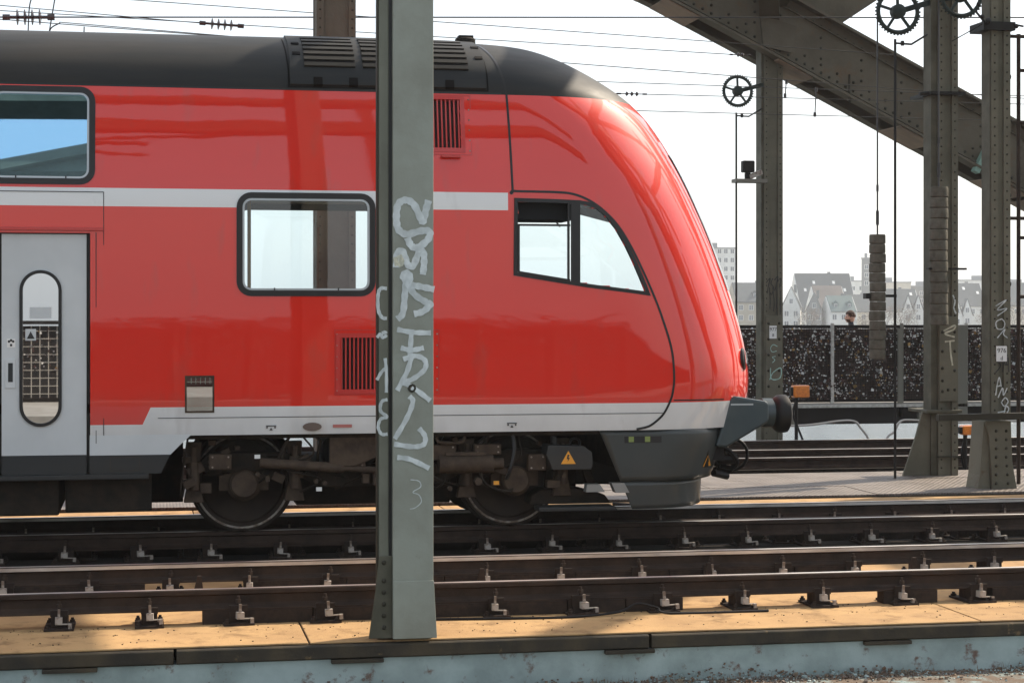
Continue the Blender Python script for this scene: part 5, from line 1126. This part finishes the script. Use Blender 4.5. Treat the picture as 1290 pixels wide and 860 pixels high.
house(172, 524, 12, 11, 5.2, 10.4, -3, 'wall_beige', 'roof_slate', 'low beige house between train nose and arch pillar', gable=False, nx=4, nz=2, dorm=1)
house(211.0, 570, 18.5, 15, 2.3, 14.2, -3, 'wall_white', 'roof_slate', 'large house with high dark slate roof right of the arch pillar', gable=False, nx=6, nz=2, sky_=5)
house(182.5, 524, 5.2, 12, 3.5, 9.3, -21, 'wall_white', 'roof_slate', 'narrow white gabled house just right of the arch pillar', nx=2, nz=2)
house(199.5, 536, 9.6, 12, 3.0, 9.8, -3, 'wall_white', 'roof_brown', 'house with brownish roof and white gable in front of the big slate roof', gable=False, nx=3, nz=2, dorm=0)
house(186.6, 516, 4.4, 10, 2.4, 7.6, -21, 'wall_grey', 'roof_slate', 'narrow grey gabled house before the brownish roof', nx=2, nz=2)
house(193.9, 512, 8.0, 9, 2.5, 6.6, -3, 'wall_white', 'roof_green', 'white house with greenish roof and two dormers behind the walker', gable=False, nx=3, nz=1, dorm=2)
house(212.4, 544, 8.5, 10, 2.4, 7.2, -3, 'wall_cream', 'roof_slate', 'cream house with slate roof just left of the hanging weights', gable=False, nx=3, nz=2)
for k in range(8):
    house(256+k*17.5, 670+(k % 3)*6, 17, 14, 12.8-.8*(k % 3), 13.6+.5*(k % 2)-.8*(k % 3), -21, ('wall_white', 'wall_cream', 'wall_grey')[k % 3], 'roof_pale', ('first', 'second', 'third', 'fourth', 'fifth', 'sixth', 'seventh', 'last')[k]+' pale flat-roofed block from the left in the back row', flat=True, nx=6, nz=3)
house(250.9, 640, 3.4, 4.0, 20.0, 21.2, -21, 'wall_grey', 'roof_pale', 'square grey tower above the roofs left of the hanging weights', flat=True, nx=1, nz=3)
house(234.8, 570, 14, 11, 2.5, 9.3, -3, 'wall_white', 'roof_slate', 'wide slate-roofed house right of the hanging weights', gable=False, nx=4, nz=2, sky_=2)
for k, (x, w_, rz_, l) in enumerate(((214.1, 2.9, 6.8, 'left one of two small white twin gables left of the riveted pillar'), (217.2, 2.9, 6.8, 'right one of two small white twin gables left of the riveted pillar'), (229.2, 2.6, 5.6, 'small white gable between the right pillars, left one'), (232.2, 2.9, 5.8, 'small white gable between the right pillars, right one'))): house(x, 514, w_, 9, rz_-4.4, rz_, -21, 'wall_white', 'roof_slate', l, nx=1, nz=1, chim=False)
house(253.3, 560, 12, 11, 4.2, 11.0, -3, 'wall_white', 'roof_slate', 'slate-roofed house behind the slim right pillar', gable=False, nx=4, nz=1, sky_=3)
house(266, 550, 10, 11, 4.2, 11.1, -3, 'wall_cream', 'roof_slate', 'cream house with slate roof at the right edge', gable=False, nx=4, nz=1)
for k, x in enumerate((52, 80, 108, 126, 143)):
    house(x, 536+(k*14) % 22, 20, 16, -1.0+(k % 3)*.9, 5.0+(k*1.9) % 3.2, -8, ('wall_white', 'wall_beige', 'wall_cream')[k % 3], ('roof_slate', 'roof_brown', 'roof_pale')[k % 3], ('white house seen through the saloon window', 'beige house hidden behind the graffiti pillar', 'cream house left of the cab window', 'white house seen through the sliding cab window', 'beige house seen through the front cab window')[k], gable=False, nx=6, nz=2, dorm=k % 2)
# bare riverside trees
mat('twig', (.17, .13, .10), .9, col2=(.24, .19, .14), scale=.4); mat('bark', (.09, .07, .055), .9)
def tree(x, y, h, r_, label):
    t = thing('riverside_tree', (x, y, GZ), label, 'tree', 'riverside trees'); q = MB(); q.cyl((x, y, GZ-.1), (x, y, GZ+h*.55), .25, .14, 8); br = []
    for k in range(9):
        a = random.random()*6.28; b_ = Vector((x+math.cos(a)*r_*.6, y+math.sin(a)*r_*.6, GZ+h*random.uniform(.6, .92))); s0 = Vector((x, y, GZ+h*random.uniform(.3, .5))); q.tube([s0, s0.lerp(b_, .5)+Vector((0, 0, .3)), b_], .07, 5); br.append(b_)
    q.build('trunk', 'bark', t); q = MB()
    for k in range(900):
        c = random.choice(br)+Vector((random.gauss(0, r_*.28), random.gauss(0, r_*.28), random.gauss(0, h*.08))); d = Vector((random.gauss(0, 1), random.gauss(0, 1), random.gauss(.6, 1))).normalized()*random.uniform(.3, .9); n2 = d.cross(Vector((random.random(), random.random(), random.random()))).normalized()*.07
        q.add([c-n2, c+n2, c+d], [(0, 1, 2)])
    q.build('crown', 'twig', t)
for i, (x, y, h, r_, l) in enumerate(((203, 505, 13.4, 4, 'bare brownish tree between the walker and the hanging weights'), (208.5, 503, 12.8, 3.4, 'low bare tree directly behind the left hanging weights'), (221, 505, 13.6, 4, 'bare tree beside the twin white gables'), (181, 505, 12.0, 3.5, 'low bare tree at the foot of the narrow white gable'), (244, 507, 14, 4, 'bare tree behind the slim right pillar'), (190, 640, 22, 7, 'hazy tree between the apartment block and the arch pillar'), (262, 640, 22, 7, 'hazy tree above the roofs near the right edge'), (146, 505, 13.5, 5, 'bare tree seen through the front cab window'), (236, 508, 13, 4, 'bare tree behind the small white gables'), (198, 504, 12, 3, 'low bare tree right behind the head of the walker'))): tree(x, y, h, r_, l)

# ================================================================== HAZE
q = MB(); q.box((-420, -45, -17), (520, 780, 34)); hz = q.build('haze', 'glass'); hz['kind'] = 'stuff'; hz.data.materials.clear()
m = bpy.data.materials.new('haze_air'); m.use_nodes = True; n = m.node_tree; n.nodes.clear(); o = n.nodes.new('ShaderNodeOutputMaterial'); v = n.nodes.new('ShaderNodeVolumePrincipled')
v.inputs['Color'].default_value = (.93, .96, 1, 1); v.inputs['Density'].default_value = .00032; v.inputs['Anisotropy'].default_value = .3; n.links.new(v.outputs[0], o.inputs['Volume']); hz.data.materials.append(m)
